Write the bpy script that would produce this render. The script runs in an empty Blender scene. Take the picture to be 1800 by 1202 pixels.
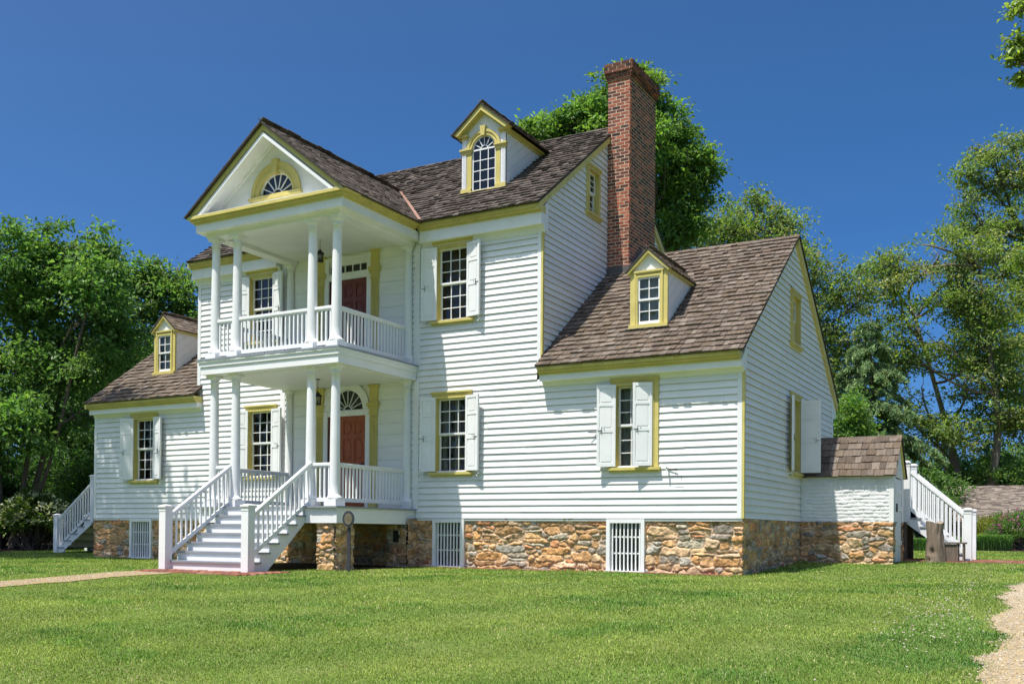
import bpy, bmesh, math, random
import numpy as np
from mathutils import Vector, Matrix
random.seed(7); rng = np.random.default_rng(7)
sc = bpy.context.scene
COL = sc.collection
# ------------------------------------------------------------------ camera
YAW, PITCH, ROLL, FPX = 0.5109, 0.0116, 0.0084, 1759.3
CAM = Vector((14.494, -18.108, -0.2973))
_r = Vector((math.cos(YAW), math.sin(YAW), 0)); _f = Vector((-math.sin(YAW), math.cos(YAW), 0)); _u = Vector((0, 0, 1))
FW = _f*math.cos(PITCH) + _u*math.sin(PITCH); _u2 = _u*math.cos(PITCH) - _f*math.sin(PITCH)
RT = _r*math.cos(ROLL) + _u2*math.sin(ROLL); UP = _u2*math.cos(ROLL) - _r*math.sin(ROLL)
cd = bpy.data.cameras.new('camera'); cam = bpy.data.objects.new('camera', cd); COL.objects.link(cam)
M = Matrix.Identity(4)
for i in range(3):
    M[i][0], M[i][1], M[i][2], M[i][3] = RT[i], UP[i], -FW[i], CAM[i]
cam.matrix_world = M
cd.sensor_width = 36; cd.lens = FPX/1800*36; cd.shift_y = (915.476-601)/1800; cd.clip_end = 3000; cd.clip_start = .1
sc.camera = cam
sc.render.resolution_x, sc.render.resolution_y = 1024, 683
# ------------------------------------------------------------------ light
SUN = Vector((-0.36, -1.0, 2.6)).normalized()
elev = math.asin(SUN.z); az = math.atan2(SUN.x, SUN.y)
w = bpy.data.worlds.new('World'); sc.world = w; w.use_nodes = True
nt = w.node_tree; bg = nt.nodes['Background']
sky = nt.nodes.new('ShaderNodeTexSky'); sky.sky_type = 'NISHITA'; sky.sun_disc = False
sky.sun_elevation = elev; sky.sun_rotation = az; sky.altitude = 0; sky.air_density = 0.4; sky.dust_density = 3.0; sky.ozone_density = 10.0
hs = nt.nodes.new('ShaderNodeHueSaturation'); hs.inputs['Saturation'].default_value = 1.2; hs.inputs['Hue'].default_value = .493; hs.inputs['Value'].default_value = 1.06; nt.links.new(sky.outputs[0], hs.inputs['Color']); nt.links.new(hs.outputs[0], bg.inputs[0]); bg.inputs[1].default_value = 0.138
sl = bpy.data.lights.new('sun', 'SUN'); sl.energy = 4.45; sl.angle = math.radians(.5); sl.color = (1, .955, .88)
so = bpy.data.objects.new('sun', sl); COL.objects.link(so); so.rotation_euler = SUN.to_track_quat('Z', 'Y').to_euler(); so.location = (0, -20, 40)
sc.view_settings.view_transform = 'Standard'; sc.view_settings.look = 'None'; sc.view_settings.gamma = 1; sc.view_settings.exposure = 0.60

# ------------------------------------------------------------------ materials
def nd(t, typ, **kw):
    n = t.nodes.new(typ)
    for k, v in kw.items(): setattr(n, k, v)
    return n
def pmat(name, col=(.8,.8,.8), attr=False, rough=.6, var=.12, vscale=3.0, vstretch=(1,1,1), bump=0, bscale=40, bstretch=(1,1,1), spec=.3, trans=0, dirt=None, dscale=1.2, damt=.5, spread=None):
    m = bpy.data.materials.new(name); m.use_nodes = True; t = m.node_tree; b = t.nodes['Principled BSDF']
    b.inputs['Roughness'].default_value = rough; b.inputs['Specular IOR Level'].default_value = spec
    tc = nd(t, 'ShaderNodeTexCoord')
    if attr:
        a = nd(t, 'ShaderNodeAttribute', attribute_name='Col'); c = a.outputs['Color']
    else:
        a = nd(t, 'ShaderNodeRGB'); a.outputs[0].default_value = (*col, 1); c = a.outputs[0]
    def noise(scale, stretch, detail=5, r=.6):
        mp = nd(t, 'ShaderNodeMapping'); mp.inputs['Scale'].default_value = stretch
        t.links.new(tc.outputs['Object'], mp.inputs['Vector'])
        n = nd(t, 'ShaderNodeTexNoise'); n.inputs['Scale'].default_value = scale; n.inputs['Detail'].default_value = detail; n.inputs['Roughness'].default_value = r
        t.links.new(mp.outputs[0], n.inputs['Vector']); return n.outputs['Fac']
    if var:
        mr = nd(t, 'ShaderNodeMapRange'); mr.inputs['From Min'].default_value = .25; mr.inputs['From Max'].default_value = .75
        mr.inputs['To Min'].default_value = 1-var; mr.inputs['To Max'].default_value = 1+var*.6
        t.links.new(noise(vscale, vstretch), mr.inputs['Value'])
        mx = nd(t, 'ShaderNodeVectorMath', operation='SCALE'); t.links.new(c, mx.inputs[0]); t.links.new(mr.outputs[0], mx.inputs['Scale']); c = mx.outputs[0]
    if dirt:
        mr = nd(t, 'ShaderNodeMapRange'); mr.inputs['From Min'].default_value = .5; mr.inputs['From Max'].default_value = .72
        mr.inputs['To Max'].default_value = damt
        t.links.new(noise(dscale, (1,1,1), 8, .7), mr.inputs['Value'])
        mx = nd(t, 'ShaderNodeMix', data_type='RGBA'); t.links.new(mr.outputs[0], mx.inputs['Factor']); t.links.new(c, mx.inputs[6]); mx.inputs[7].default_value = (*dirt, 1); c = mx.outputs[2]
    t.links.new(c, b.inputs['Base Color'])
    if bump:
        bp = nd(t, 'ShaderNodeBump'); bp.inputs['Strength'].default_value = 1; bp.inputs['Distance'].default_value = bump
        t.links.new(noise(bscale, bstretch, 6), bp.inputs['Height']); t.links.new(bp.outputs[0], b.inputs['Normal'])
    if trans:
        tr = nd(t, 'ShaderNodeBsdfTranslucent'); ms = nd(t, 'ShaderNodeMixShader'); ms.inputs[0].default_value = trans
        g = nd(t, 'ShaderNodeVectorMath', operation='MULTIPLY'); g.inputs[1].default_value = (1.25, 1.35, .55); t.links.new(c, g.inputs[0]); t.links.new(g.outputs[0], tr.inputs['Color'])
        t.links.new(b.outputs[0], ms.inputs[1]); t.links.new(tr.outputs[0], ms.inputs[2]); t.links.new(ms.outputs[0], t.nodes['Material Output'].inputs['Surface'])
    return m
MT = {}
MT['clap'] = pmat('white_clapboard_paint', attr=True, rough=.55, var=.07, vscale=1.6, vstretch=(1,1,3), bump=.003, bscale=24, bstretch=(.12,.12,1.5), dirt=(.58,.56,.47), dscale=.9, damt=.32)
MT['white'] = pmat('white_trim_paint', (.80,.80,.79), rough=.5, var=.06, vscale=2.5, bump=.001, bscale=25, dirt=(.58,.56,.48), dscale=2.2, damt=.2)
MT['flush'] = pmat('white_flush_board', (.79,.79,.76), rough=.55, var=.08, vscale=2, vstretch=(.3,.3,5), bump=.001, bscale=20)
MT['yellow'] = pmat('yellow_ochre_trim_paint', (.60,.505,.165), rough=.5, var=.12, vscale=3, dirt=(.33,.27,.08), dscale=2.6, damt=.35, bump=.001, bscale=30)
MT['shingle'] = pmat('weathered_wood_shingle', attr=True, rough=.9, var=.38, vscale=24, vstretch=(1.7,.25,.25), dirt=(.05,.042,.036), dscale=1.1, damt=.35, bump=.008, bscale=60, bstretch=(1.5,.25,.25), spec=.12)
MT['stone'] = pmat('fieldstone', attr=True, rough=.9, var=.3, vscale=14, bump=.012, bscale=32, spec=.12, dirt=(.20,.14,.08), dscale=3.2, damt=.45)
MT['brick'] = pmat('red_brick', attr=True, rough=.88, var=.2, vscale=18, bump=.004, bscale=70, spec=.12, dirt=(.10,.06,.05), dscale=1.8, damt=.3)
MT['mortar'] = pmat('mortar', (.56,.45,.32), rough=.95, var=.2, vscale=9, bump=.003, bscale=60, spec=.1)
MT['deck'] = pmat('grey_deck_paint', (.27,.29,.32), rough=.5, var=.15, vscale=5)
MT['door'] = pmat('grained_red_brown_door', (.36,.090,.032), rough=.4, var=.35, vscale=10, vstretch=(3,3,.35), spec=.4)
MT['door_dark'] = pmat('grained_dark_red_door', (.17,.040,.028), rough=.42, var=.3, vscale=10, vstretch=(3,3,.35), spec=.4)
MT['iron'] = pmat('black_iron', (.02,.02,.02), rough=.5, var=.1)
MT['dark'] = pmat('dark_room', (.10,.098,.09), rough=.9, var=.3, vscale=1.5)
MT['pane_grey'] = pmat('grey_pane_backing', (.16,.165,.15), rough=.9, var=.5, vscale=3)  # grey tone standing for reflections in the basement panes
MT['curtain'] = pmat('white_curtain', (.55,.54,.5), rough=.9, var=.15, vscale=6, vstretch=(6,6,.3))
MT['copper'] = pmat('copper_flashing', (.34,.19,.12), rough=.45, var=.2, vscale=6, spec=.6)
MT['lead'] = pmat('lead_flashing', (.10,.095,.09), rough=.6, var=.25, vscale=5)
MT['wbrick'] = pmat('whitewashed_brick', attr=True, rough=.75, var=.08, vscale=6, bump=.006, bscale=45)
MT['timber'] = pmat('weathered_timber', (.17,.13,.10), rough=.9, var=.4, vscale=12, vstretch=(3,3,.4), bump=.004, bscale=40, bstretch=(3,3,.3))
MT['bark'] = pmat('bark', (.13,.10,.08), rough=.95, var=.4, vscale=5, vstretch=(2,2,.5), bump=.03, bscale=9, bstretch=(2,2,.4))
MT['bark_light'] = pmat('pale_bark', (.20,.165,.13), rough=.95, var=.35, vscale=4, vstretch=(2,2,.5), bump=.02, bscale=9, bstretch=(2,2,.4))
MT['stump'] = pmat('stump_wood', attr=True, rough=.95, var=.4, vscale=9, vstretch=(3,3,.4), bump=.012, bscale=18, bstretch=(3,3,.35))
MT['plaque'] = pmat('bronze_plaque', (.20,.165,.10), rough=.45, var=.15, vscale=20, spec=.6)
MT['post_grey'] = pmat('grey_metal_post', (.05,.05,.06), rough=.55, var=.1)
MT['leaf'] = pmat('leaf', attr=True, rough=.45, var=.22, vscale=.55, spec=.35, trans=.56)
MT['needle'] = pmat('needle', attr=True, rough=.6, var=.2, vscale=.8, spec=.2, trans=.12)
MT['flower'] = pmat('flower_petal', attr=True, rough=.6, var=.1, trans=.3)
MT['grass'] = pmat('grass_blade', attr=True, rough=.55, var=.30, vscale=.9, spec=.2, trans=.30)
MT['asphalt_shingle'] = pmat('brown_asphalt_shingle', attr=True, rough=.95, var=.2, vscale=8, spec=.1)

def glass_mat():
    m = bpy.data.materials.new('window_glass'); m.use_nodes = True; t = m.node_tree
    for n in list(t.nodes):
        if n.type == 'BSDF_PRINCIPLED': t.nodes.remove(n)
    tr = nd(t, 'ShaderNodeBsdfTransparent'); tr.inputs[0].default_value = (.82,.85,.83,1)
    gl = nd(t, 'ShaderNodeBsdfGlossy'); gl.inputs['Roughness'].default_value = .015
    fr = nd(t, 'ShaderNodeFresnel'); fr.inputs['IOR'].default_value = 1.55
    mu = nd(t, 'ShaderNodeMath', operation='MULTIPLY'); mu.inputs[1].default_value = 1.3; mu.use_clamp = True
    tc = nd(t, 'ShaderNodeTexCoord'); n = nd(t, 'ShaderNodeTexNoise'); n.inputs['Scale'].default_value = 3.5; n.inputs['Detail'].default_value = 1
    bp = nd(t, 'ShaderNodeBump'); bp.inputs['Distance'].default_value = .03; bp.inputs['Strength'].default_value = .5
    t.links.new(tc.outputs['Object'], n.inputs['Vector']); t.links.new(n.outputs['Fac'], bp.inputs['Height'])
    t.links.new(bp.outputs[0], gl.inputs['Normal'])
    mx = nd(t, 'ShaderNodeMixShader'); t.links.new(fr.outputs[0], mu.inputs[0]); t.links.new(mu.outputs[0], mx.inputs[0])
    t.links.new(tr.outputs[0], mx.inputs[1]); t.links.new(gl.outputs[0], mx.inputs[2]); t.links.new(mx.outputs[0], t.nodes['Material Output'].inputs['Surface'])
    return m
MT['glass'] = glass_mat()

# ------------------------------------------------------------------ mesh helpers
class FR:                                            # a local frame: u along, n outward, w up
    def __init__(s, o, u, n, w=(0,0,1)): s.o, s.u, s.n, s.w = Vector(o), Vector(u), Vector(n), Vector(w)
    def __call__(s, a, b, c): return s.o + s.u*a + s.n*b + s.w*c
WORLD = FR((0,0,0), (1,0,0), (0,1,0))
FRONT = FR((0,0,0), (1,0,0), (0,-1,0))
class MB:
    def __init__(s): s.v, s.f, s.c, s.sm = [], [], [], []
    def face(s, pts, col=None, smooth=False):
        i = len(s.v); s.v.extend(tuple(p) for p in pts); s.f.append(tuple(range(i, i+len(pts)))); s.c.append(col or (1,1,1)); s.sm.append(smooth)
    def hexa(s, p, col=None):                        # 8 points: 4 bottom, 4 top
        i = len(s.v); s.v.extend(tuple(q) for q in p)
        for f in ((0,3,2,1),(4,5,6,7),(0,1,5,4),(1,2,6,5),(2,3,7,6),(3,0,4,7)):
            s.f.append(tuple(i+k for k in f)); s.c.append(col or (1,1,1)); s.sm.append(False)
    def box(s, F, a0, a1, b0, b1, c0, c1, col=None):
        s.hexa([F(a0,b0,c0),F(a1,b0,c0),F(a1,b1,c0),F(a0,b1,c0),F(a0,b0,c1),F(a1,b0,c1),F(a1,b1,c1),F(a0,b1,c1)], col)
    def prism(s, F, poly, b0, b1, col=None, cap=True):   # poly of (a,c) pushed from b0 to b1
        n = len(poly); i = len(s.v)
        s.v.extend(tuple(F(a,b0,c)) for a, c in poly); s.v.extend(tuple(F(a,b1,c)) for a, c in poly)
        fs = [(i+k, i+(k+1)%n, i+n+(k+1)%n, i+n+k) for k in range(n)]
        if cap: fs += [tuple(i+k for k in reversed(range(n))), tuple(i+n+k for k in range(n))]
        for f in fs: s.f.append(f); s.c.append(col or (1,1,1)); s.sm.append(False)
    def arc(s, F, a, c, r0, r1, b0, b1, t0=0, t1=math.pi, n=20, col=None):   # arch band
        for k in range(n):
            q0, q1 = t0+(t1-t0)*k/n, t0+(t1-t0)*(k+1)/n
            s.prism(F, [(a+r0*math.cos(q0),c+r0*math.sin(q0)),(a+r1*math.cos(q0),c+r1*math.sin(q0)),(a+r1*math.cos(q1),c+r1*math.sin(q1)),(a+r0*math.cos(q1),c+r0*math.sin(q1))], b0, b1, col)
    def bar(s, p, q, wd, th, up=(0,0,1), col=None):  # rectangular bar from p to q
        p, q = Vector(p), Vector(q); d = (q-p).normalized(); x = d.cross(Vector(up)).normalized(); y = x.cross(d)
        x, y = x*wd/2, y*th/2
        s.hexa([p-x-y,p+x-y,q+x-y,q-x-y,p-x+y,p+x+y,q+x+y,q-x+y], col)
    def tube(s, pts, rad, n=6, col=None, smooth=True, cap=True):
        pts = [Vector(p) for p in pts]; i0 = len(s.v)
        for k, p in enumerate(pts):
            d = (pts[min(k+1,len(pts)-1)]-pts[max(k-1,0)]).normalized()
            x = d.orthogonal().normalized() if k == 0 else (x - d*x.dot(d)).normalized()
            y = d.cross(x); r = rad[k] if hasattr(rad, '__len__') else rad
            for j in range(n):
                t = 2*math.pi*j/n; s.v.append(tuple(p + x*(r*math.cos(t)) + y*(r*math.sin(t))))
        for k in range(len(pts)-1):
            for j in range(n):
                a, b = i0+k*n+j, i0+k*n+(j+1)%n
                s.f.append((a, b, b+n, a+n)); s.c.append(col or (1,1,1)); s.sm.append(smooth)
        if cap:
            s.f.append(tuple(i0+(len(pts)-1)*n+j for j in range(n))); s.c.append(col or (1,1,1)); s.sm.append(False)
    def lathe(s, x, y, prof, n=24, col=None, arc0=0, arc1=2*math.pi):     # prof [(r,z)...]; sharp where a point repeats
        i0 = len(s.v)
        full = abs(arc1-arc0-2*math.pi) < 1e-6; m = n if full else n+1
        for r, z in prof:
            for j in range(m):
                t = arc0+(arc1-arc0)*j/n; s.v.append((x+r*math.cos(t), y+r*math.sin(t), z))
        for k in range(len(prof)-1):
            if prof[k] == prof[k+1]: continue
            for j in range(n):
                a, b = i0+k*m+j, i0+k*m+(j+1)%m
                s.f.append((a, b, b+m, a+m)); s.c.append(col or (1,1,1)); s.sm.append(True)
    def build(s, name, mat, parent=None, fix=True):
        me = bpy.data.meshes.new(name); me.from_pydata(s.v, [], s.f)
        me.materials.append(MT[mat] if isinstance(mat, str) else mat)
        cols = np.repeat(np.array([(*c, 1.0) for c in s.c], dtype=np.float32), [len(f) for f in s.f], axis=0)
        at = me.color_attributes.new('Col', 'FLOAT_COLOR', 'CORNER'); at.data.foreach_set('color', cols.ravel())
        me.polygons.foreach_set('use_smooth', s.sm)
        if fix:
            bm = bmesh.new(); bm.from_mesh(me); bmesh.ops.recalc_face_normals(bm, faces=bm.faces); bm.to_mesh(me); bm.free()
        return link(name, me, parent)
def link(name, me, parent=None):
    o = bpy.data.objects.new(name, me); COL.objects.link(o)
    if parent: o.parent = parent
    return o
def np_mesh(name, V, F, C, mat, parent=None, smooth=False, perface=True):
    V = np.asarray(V, np.float32); F = np.asarray(F, np.int32); k = F.shape[1]
    me = bpy.data.meshes.new(name); me.vertices.add(len(V)); me.vertices.foreach_set('co', V.ravel())
    me.loops.add(F.size); me.loops.foreach_set('vertex_index', F.ravel())
    me.polygons.add(len(F)); me.polygons.foreach_set('loop_start', np.arange(0, F.size, k, dtype=np.int32))
    me.polygons.foreach_set('use_smooth', np.full(len(F), smooth))
    me.update(calc_edges=True)
    C = np.asarray(C, np.float32)
    C4 = np.concatenate([C, np.ones((len(C),1), np.float32)], 1)
    if perface: at = me.color_attributes.new('Col', 'FLOAT_COLOR', 'CORNER'); at.data.foreach_set('color', np.repeat(C4, k, axis=0).ravel())
    else: at = me.color_attributes.new('Col', 'FLOAT_COLOR', 'POINT'); at.data.foreach_set('color', C4.ravel())
    me.materials.append(MT[mat]); return link(name, me, parent)
def tag(o, label=None, cat=None, group=None, kind=None):
    if label: o['label'] = label
    if cat: o['category'] = cat
    if group: o['group'] = group
    if kind: o['kind'] = kind
    return o
def thing(name, loc, label, cat, group=None):
    o = bpy.data.objects.new(name, None); COL.objects.link(o); o.location = loc; o.empty_display_size = .3
    return tag(o, label, cat, group)
def keep(o, parent):                                  # parent a world-space mesh without moving it
    o.parent = parent; o.matrix_parent_inverse = Matrix.Translation(-Vector(parent.location)); return o
def jit(c, a): k = 1+random.uniform(-a, a); return tuple(max(0, x*k) for x in c)

# ------------------------------------------------------------------ ground
def g(x, y):
    x = np.asarray(x, float); y = np.asarray(y, float)
    return -1.06 + .035*np.clip(y,0,6) - .045*np.log1p(np.exp(-(np.maximum(y,-20)+4.5))) + .012*np.sin(x*.7+1)*np.sin(y*.6)*np.clip(-y/6,0,1)
def gz(x, y): return float(g(x, y))
def soil_mat(name, cols, scale, bump):
    m = bpy.data.materials.new(name); m.use_nodes = True; t = m.node_tree; b = t.nodes['Principled BSDF']; b.inputs['Roughness'].default_value = .95; b.inputs['Specular IOR Level'].default_value = .1
    tc = nd(t, 'ShaderNodeTexCoord'); prev = None
    n1 = nd(t, 'ShaderNodeTexNoise'); n1.inputs['Scale'].default_value = scale; n1.inputs['Detail'].default_value = 10; n1.inputs['Roughness'].default_value = .75
    t.links.new(tc.outputs['Object'], n1.inputs['Vector'])
    r = nd(t, 'ShaderNodeValToRGB'); t.links.new(n1.outputs['Fac'], r.inputs[0])
    els = r.color_ramp.elements
    while len(els) < len(cols): els.new(.5)
    for e, (p, c) in zip(els, cols): e.position = p; e.color = (*c, 1)
    t.links.new(r.outputs[0], b.inputs['Base Color'])
    n2 = nd(t, 'ShaderNodeTexNoise'); n2.inputs['Scale'].default_value = 45; n2.inputs['Detail'].default_value = 6; t.links.new(tc.outputs['Object'], n2.inputs['Vector'])
    bp = nd(t, 'ShaderNodeBump'); bp.inputs['Distance'].default_value = bump; t.links.new(n2.outputs['Fac'], bp.inputs['Height']); t.links.new(bp.outputs[0], b.inputs['Normal'])
    return m
MT['soil'] = soil_mat('turf_soil', [(.28,(.07,.11,.022)),(.45,(.12,.18,.036)),(.6,(.16,.21,.055)),(.75,(.22,.22,.09))], 1.3, .03)
MT['gravel'] = soil_mat('tan_gravel', [(.3,(.25,.185,.10)),(.5,(.38,.29,.16)),(.7,(.50,.41,.26))], 28, .02)
MT['gravel_dull'] = soil_mat('dull_path_gravel', [(.3,(.20,.145,.07)),(.5,(.33,.24,.12)),(.7,(.43,.33,.18))], 22, .02)
MT['mulch'] = soil_mat('dark_mulch', [(.3,(.03,.022,.015)),(.5,(.06,.045,.03)),(.7,(.09,.07,.045))], 6, .04)

def sheet(name, xs, ys, dz, mat, inside=None):
    X, Y = np.meshgrid(xs, ys, indexing='ij'); Z = g(X, Y)+dz
    V = np.stack([X, Y, Z], -1).reshape(-1, 3); n = len(ys); F = []
    I = np.arange((len(xs)-1)*(len(ys))).reshape(len(xs)-1, n)[:, :-1].ravel()
    F = np.stack([I, I+n, I+n+1, I+1], 1)
    if inside is not None:
        cx = V[F].mean(1); F = F[inside(cx[:,0], cx[:,1])]
    o = np_mesh(name, V, F, np.ones((len(F),3)), mat, smooth=True); tag(o, kind='structure'); return o
lin = np.linspace
gxs = np.unique(np.concatenate([lin(-900,-60,15), lin(-60,-16,12), lin(-16,18,69), lin(18,60,12), lin(60,900,15)]))
gys = np.unique(np.concatenate([lin(-300,-40,8), lin(-40,-20,6), lin(-20,12,65), lin(12,60,16), lin(60,1500,20)]))
sheet('ground', gxs, gys, 0, 'soil')
def nz(x, y, s=1.0):
    return np.sin(x*1.7*s+.4)*.5+np.sin(y*2.3*s+1.3)*.5+np.sin((x*3.1+y*2.2)*s)*.35+np.sin((x*5.3-y*6.1)*s+2)*.25
def in_drive(x, y): return (x > 13.80 + .085*nz(x*.3, y)+.03*nz(x, y*3.1) - .10*np.clip((y+6)/3,-1,1) + np.where(y > 0, (y*.12), 0)) & (y < 3)
def in_path(x, y): return (x > -1.22+.09*nz(x,y*1.3)) & (x < -.12+.09*nz(x+4,y*1.5)) & (y < -4.9) & (y > -14)
def in_apron(x, y): return (x > -1.35) & (x < 1.75) & (y < -3.7) & (y > -4.95+.05*nz(x*2,y))
def in_walk(x, y): return (x > 11.15) & (x < 20) & (y > 5.55+.06*nz(x*2,y)) & (y < 7.3)
def in_strip(x, y): return (y > -.20) & (y < 0) & (x > 1.9) & (x < 9.0)
def in_bed(x, y):
    left = (x < -14.2+.5*nz(x*.5,y*.5)-.25*np.clip(-y,0,6)) & (y > -8) & (y < 30)
    back = (y > 24+.5*nz(x*.5,y*.3)) & (x > 2)
    under = (x > -1.9) & (x < 2.0) & (y > -2.75) & (y < 0)
    return left | back | under
sheet('gravel_drive', lin(12.9,17.5,93), lin(-17,3,200), .012, 'gravel', in_drive)
sheet('gravel_path', lin(-1.7,.5,56), lin(-14,-4.6,190), .012, 'gravel_dull', in_path)
sheet('planting_bed', lin(-45,30,251), lin(-9,60,231), .010, 'mulch', in_bed)
# brick paving: one sheet of separate bricks
def paving(name, x0, x1, y0, y1, inside):
    V, F, C = [], [], []; bw, bl = .105, .21
    ny = int((y1-y0)/bw)
    for j in range(ny):
        off = (j % 2)*bl/2
        for i in range(int((x1-x0)/bl)+1):
            xa, ya = x0+i*bl-off, y0+j*bw; cx, cy = xa+bl/2, ya+bw/2
            if not bool(inside(np.array(cx), np.array(cy))): continue
            h = .022+random.uniform(-.004,.006); k = len(V); gp = .006
            z = gz(cx, cy)
            for (px, py) in ((xa+gp,ya+gp),(xa+bl-gp,ya+gp),(xa+bl-gp,ya+bw-gp),(xa+gp,ya+bw-gp)): V.append((px,py,z+h))
            for (px, py) in ((xa,ya),(xa+bl,ya),(xa+bl,ya+bw),(xa,ya+bw)): V.append((px,py,z-.01))
            c = jit(random.choice([(.26,.10,.065),(.30,.13,.085),(.21,.09,.07),(.33,.17,.12)]), .2)
            for f in ((0,1,2,3),(0,4,5,1),(1,5,6,2),(2,6,7,3),(3,7,4,0)): F.append([k+q for q in f]); C.append(c)
    o = np_mesh(name, V, F, C, 'brick'); tag(o, kind='structure')
paving('brick_apron', -1.35, 1.75, -5.0, -3.7, in_apron)
paving('brick_walk', 11.15, 19.5, 5.5, 7.3, in_walk)
paving('brick_edging', 1.95, 9.0, -.21, 0, in_strip)

# ================================================================== THE HOUSE
XL, XR, ML, MR, DEP = -8.62, 9.2, -4.77, 5.005, 7.77      # wing ends, main block ends, depth
house = thing('white_house', (0, 0, 0), 'white clapboard farmhouse with two storey columned porch, ochre trim and brown shingle roofs', 'house')
def white(): k = .80+random.uniform(-.025,.02); return (k, k, k*.985)
def sub_iv(ivs, cuts):
    for c0, c1 in cuts:
        out = []
        for a, b in ivs:
            if c1 <= a or c0 >= b: out.append((a, b)); continue
            if c0 > a: out.append((a, c0))
            if c1 < b: out.append((c1, b))
        ivs = out
    return ivs
def clap(mb, F, z0, z1, rngf, opens=(), ex=.134, lo=.026, hi=.003):
    """lapped boards; rngf(z)->[(a0,a1)]; opens=(a0,a1,c0,c1) holes"""
    n = max(1, round((z1-z0)/ex)); ex = (z1-z0)/n
    for k in range(n):
        zb, zt = z0+k*ex, z0+(k+1)*ex
        cuts = sorted({zb, zt} | {z for o in opens for z in o[2:4] if zb+.004 < z < zt-.004})
        joints = []; x = -14+random.uniform(0,4)
        while x < 14: joints.append(x); x += random.uniform(2.4, 5.2)
        for s0, s1 in zip(cuts[:-1], cuts[1:]):
            zm = (s0+s1)/2
            r0, r1 = rngf(s0), rngf(s1)
            for (A0, A1), (B0, B1) in zip(r0, r1):
                if A1-A0 < .02: continue
                ivs = sub_iv([(min(A0,B0), max(A1,B1))], [(o[0], o[1]) for o in opens if o[2] < zm < o[3]])
                for a, b in ivs:
                    pts = [a]+[j for j in joints if a+.15 < j < b-.15]+[b]
                    for p, q in zip(pts[:-1], pts[1:]):
                        rs = random.Random(int((p+q)*50)*1000+k); db = rs.uniform(-.0015,.0025); dz = rs.uniform(-.003,.003); kk = .80+rs.uniform(-.03,.02); col = (kk,kk,kk*.985)
                        f = lambda z: hi+(lo-hi)*(zt-z)/ex+db
                        q2 = q-.0015
                        ta0, ta1 = max(p, A0), min(q2, A1); tb0, tb1 = max(p, B0), min(q2, B1)
                        if tb1 <= tb0: tb0 = tb1 = (B0+B1)/2
                        if ta1 <= ta0: continue
                        zlo = s0+(dz if s0 == zb else 0)
                        mb.face([F(ta0,f(s0),zlo),F(ta1,f(s0),zlo),F(tb1,f(s1),s1),F(tb0,f(s1),s1)], col)
                        if s0 == zb: mb.face([F(ta0,-.004,zlo+.001),F(ta1,-.004,zlo+.001),F(ta1,f(s0),zlo),F(ta0,f(s0),zlo)], (.36,.29,.11))  # underside tinted tan: lap shade and warm bounce put into the colour, plus dirt
# window openings (sash holes) on the front: a0,a1,c0,c1
LOWW = [(2.48,3.23),(6.70,7.44),(-2.98,-2.24),(-7.02,-6.29)]
UPW = [(2.48,3.23),(-2.98,-2.24)]
opens = [(a,b,1.02,2.58) for a,b in LOWW]+[(a,b,4.29,5.83) for a,b in UPW]
PW = 1.75                                              # half width of the flush-boarded porch wall
mb = MB()
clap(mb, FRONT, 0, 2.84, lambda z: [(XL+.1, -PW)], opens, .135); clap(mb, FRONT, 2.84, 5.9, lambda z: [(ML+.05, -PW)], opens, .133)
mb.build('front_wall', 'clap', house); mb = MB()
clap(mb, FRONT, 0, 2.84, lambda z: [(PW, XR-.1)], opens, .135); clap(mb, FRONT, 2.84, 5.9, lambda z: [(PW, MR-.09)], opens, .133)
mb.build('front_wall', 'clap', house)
mb = MB(); mb.box(FRONT, ML, MR, -.06, -.004, 5.80, 6.42); mb.build('frieze_board', 'white', house)
mb = MB(); mb.box(FRONT, XL, ML, -.06, -.004, 2.70, 3.10); mb.build('frieze_board', 'white', house)
mb = MB(); mb.box(FRONT, MR, XR, -.06, -.004, 2.70, 3.10); mb.build('frieze_board', 'white', house)
mb = MB()                                              # flush boards behind the porch, with the two door holes
z = .2
while z < 6.12:
    z1 = min(z+random.uniform(.24,.30), 6.12)
    for a, b in sub_iv([(-PW, PW)], [(-.55,.55)] if (z < 2.9 or 3.3 < z < 5.95) else []):
        mb.box(FRONT, a, b, -.03, .012+random.uniform(-.001,.001), z, z1-.004)
    z = z1
mb.build('porch_wall', 'flush', house)
def wall_sheath(name, F, rects):                       # plain inner skin that keeps the rooms dark
    mb = MB()
    for r in rects: mb.box(F, *r)
    return mb.build(name, 'dark', house)
# gable walls: right wing (east), main block (east), left wing and main block (west)
E1 = FR((XR,0,0), (0,1,0), (1,0,0)); E2 = FR((MR,0,0), (0,1,0), (1,0,0))
W1 = FR((XL,DEP,0), (0,-1,0), (-1,0,0)); W2 = FR((ML,DEP,0), (0,-1,0), (-1,0,0))
def gable(z, ze, zr):
    if z <= ze: return [(0, DEP)]
    t = (z-ze)/(zr-ze); return [(t*DEP/2, DEP-t*DEP/2)]
ZE1, ZR1, ZE2, ZR2 = 3.18, 6.10, 6.52, 9.30
mb = MB(); eo = [(3.52,4.16,1.08,2.62),(3.50,4.14,3.86,4.86)]
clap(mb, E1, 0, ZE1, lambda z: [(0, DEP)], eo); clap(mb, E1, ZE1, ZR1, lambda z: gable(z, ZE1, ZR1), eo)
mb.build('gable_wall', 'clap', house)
mb = MB(); mo = [(2.14,2.66,6.92,7.86)]
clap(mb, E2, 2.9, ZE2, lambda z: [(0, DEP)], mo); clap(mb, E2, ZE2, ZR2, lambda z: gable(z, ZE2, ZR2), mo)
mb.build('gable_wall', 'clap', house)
mb = MB(); clap(mb, W1, 0, ZE1, lambda z: [(0, DEP)]); clap(mb, W1, ZE1, ZR1, lambda z: gable(z, ZE1, ZR1)); mb.build('gable_wall', 'clap', house)
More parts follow.
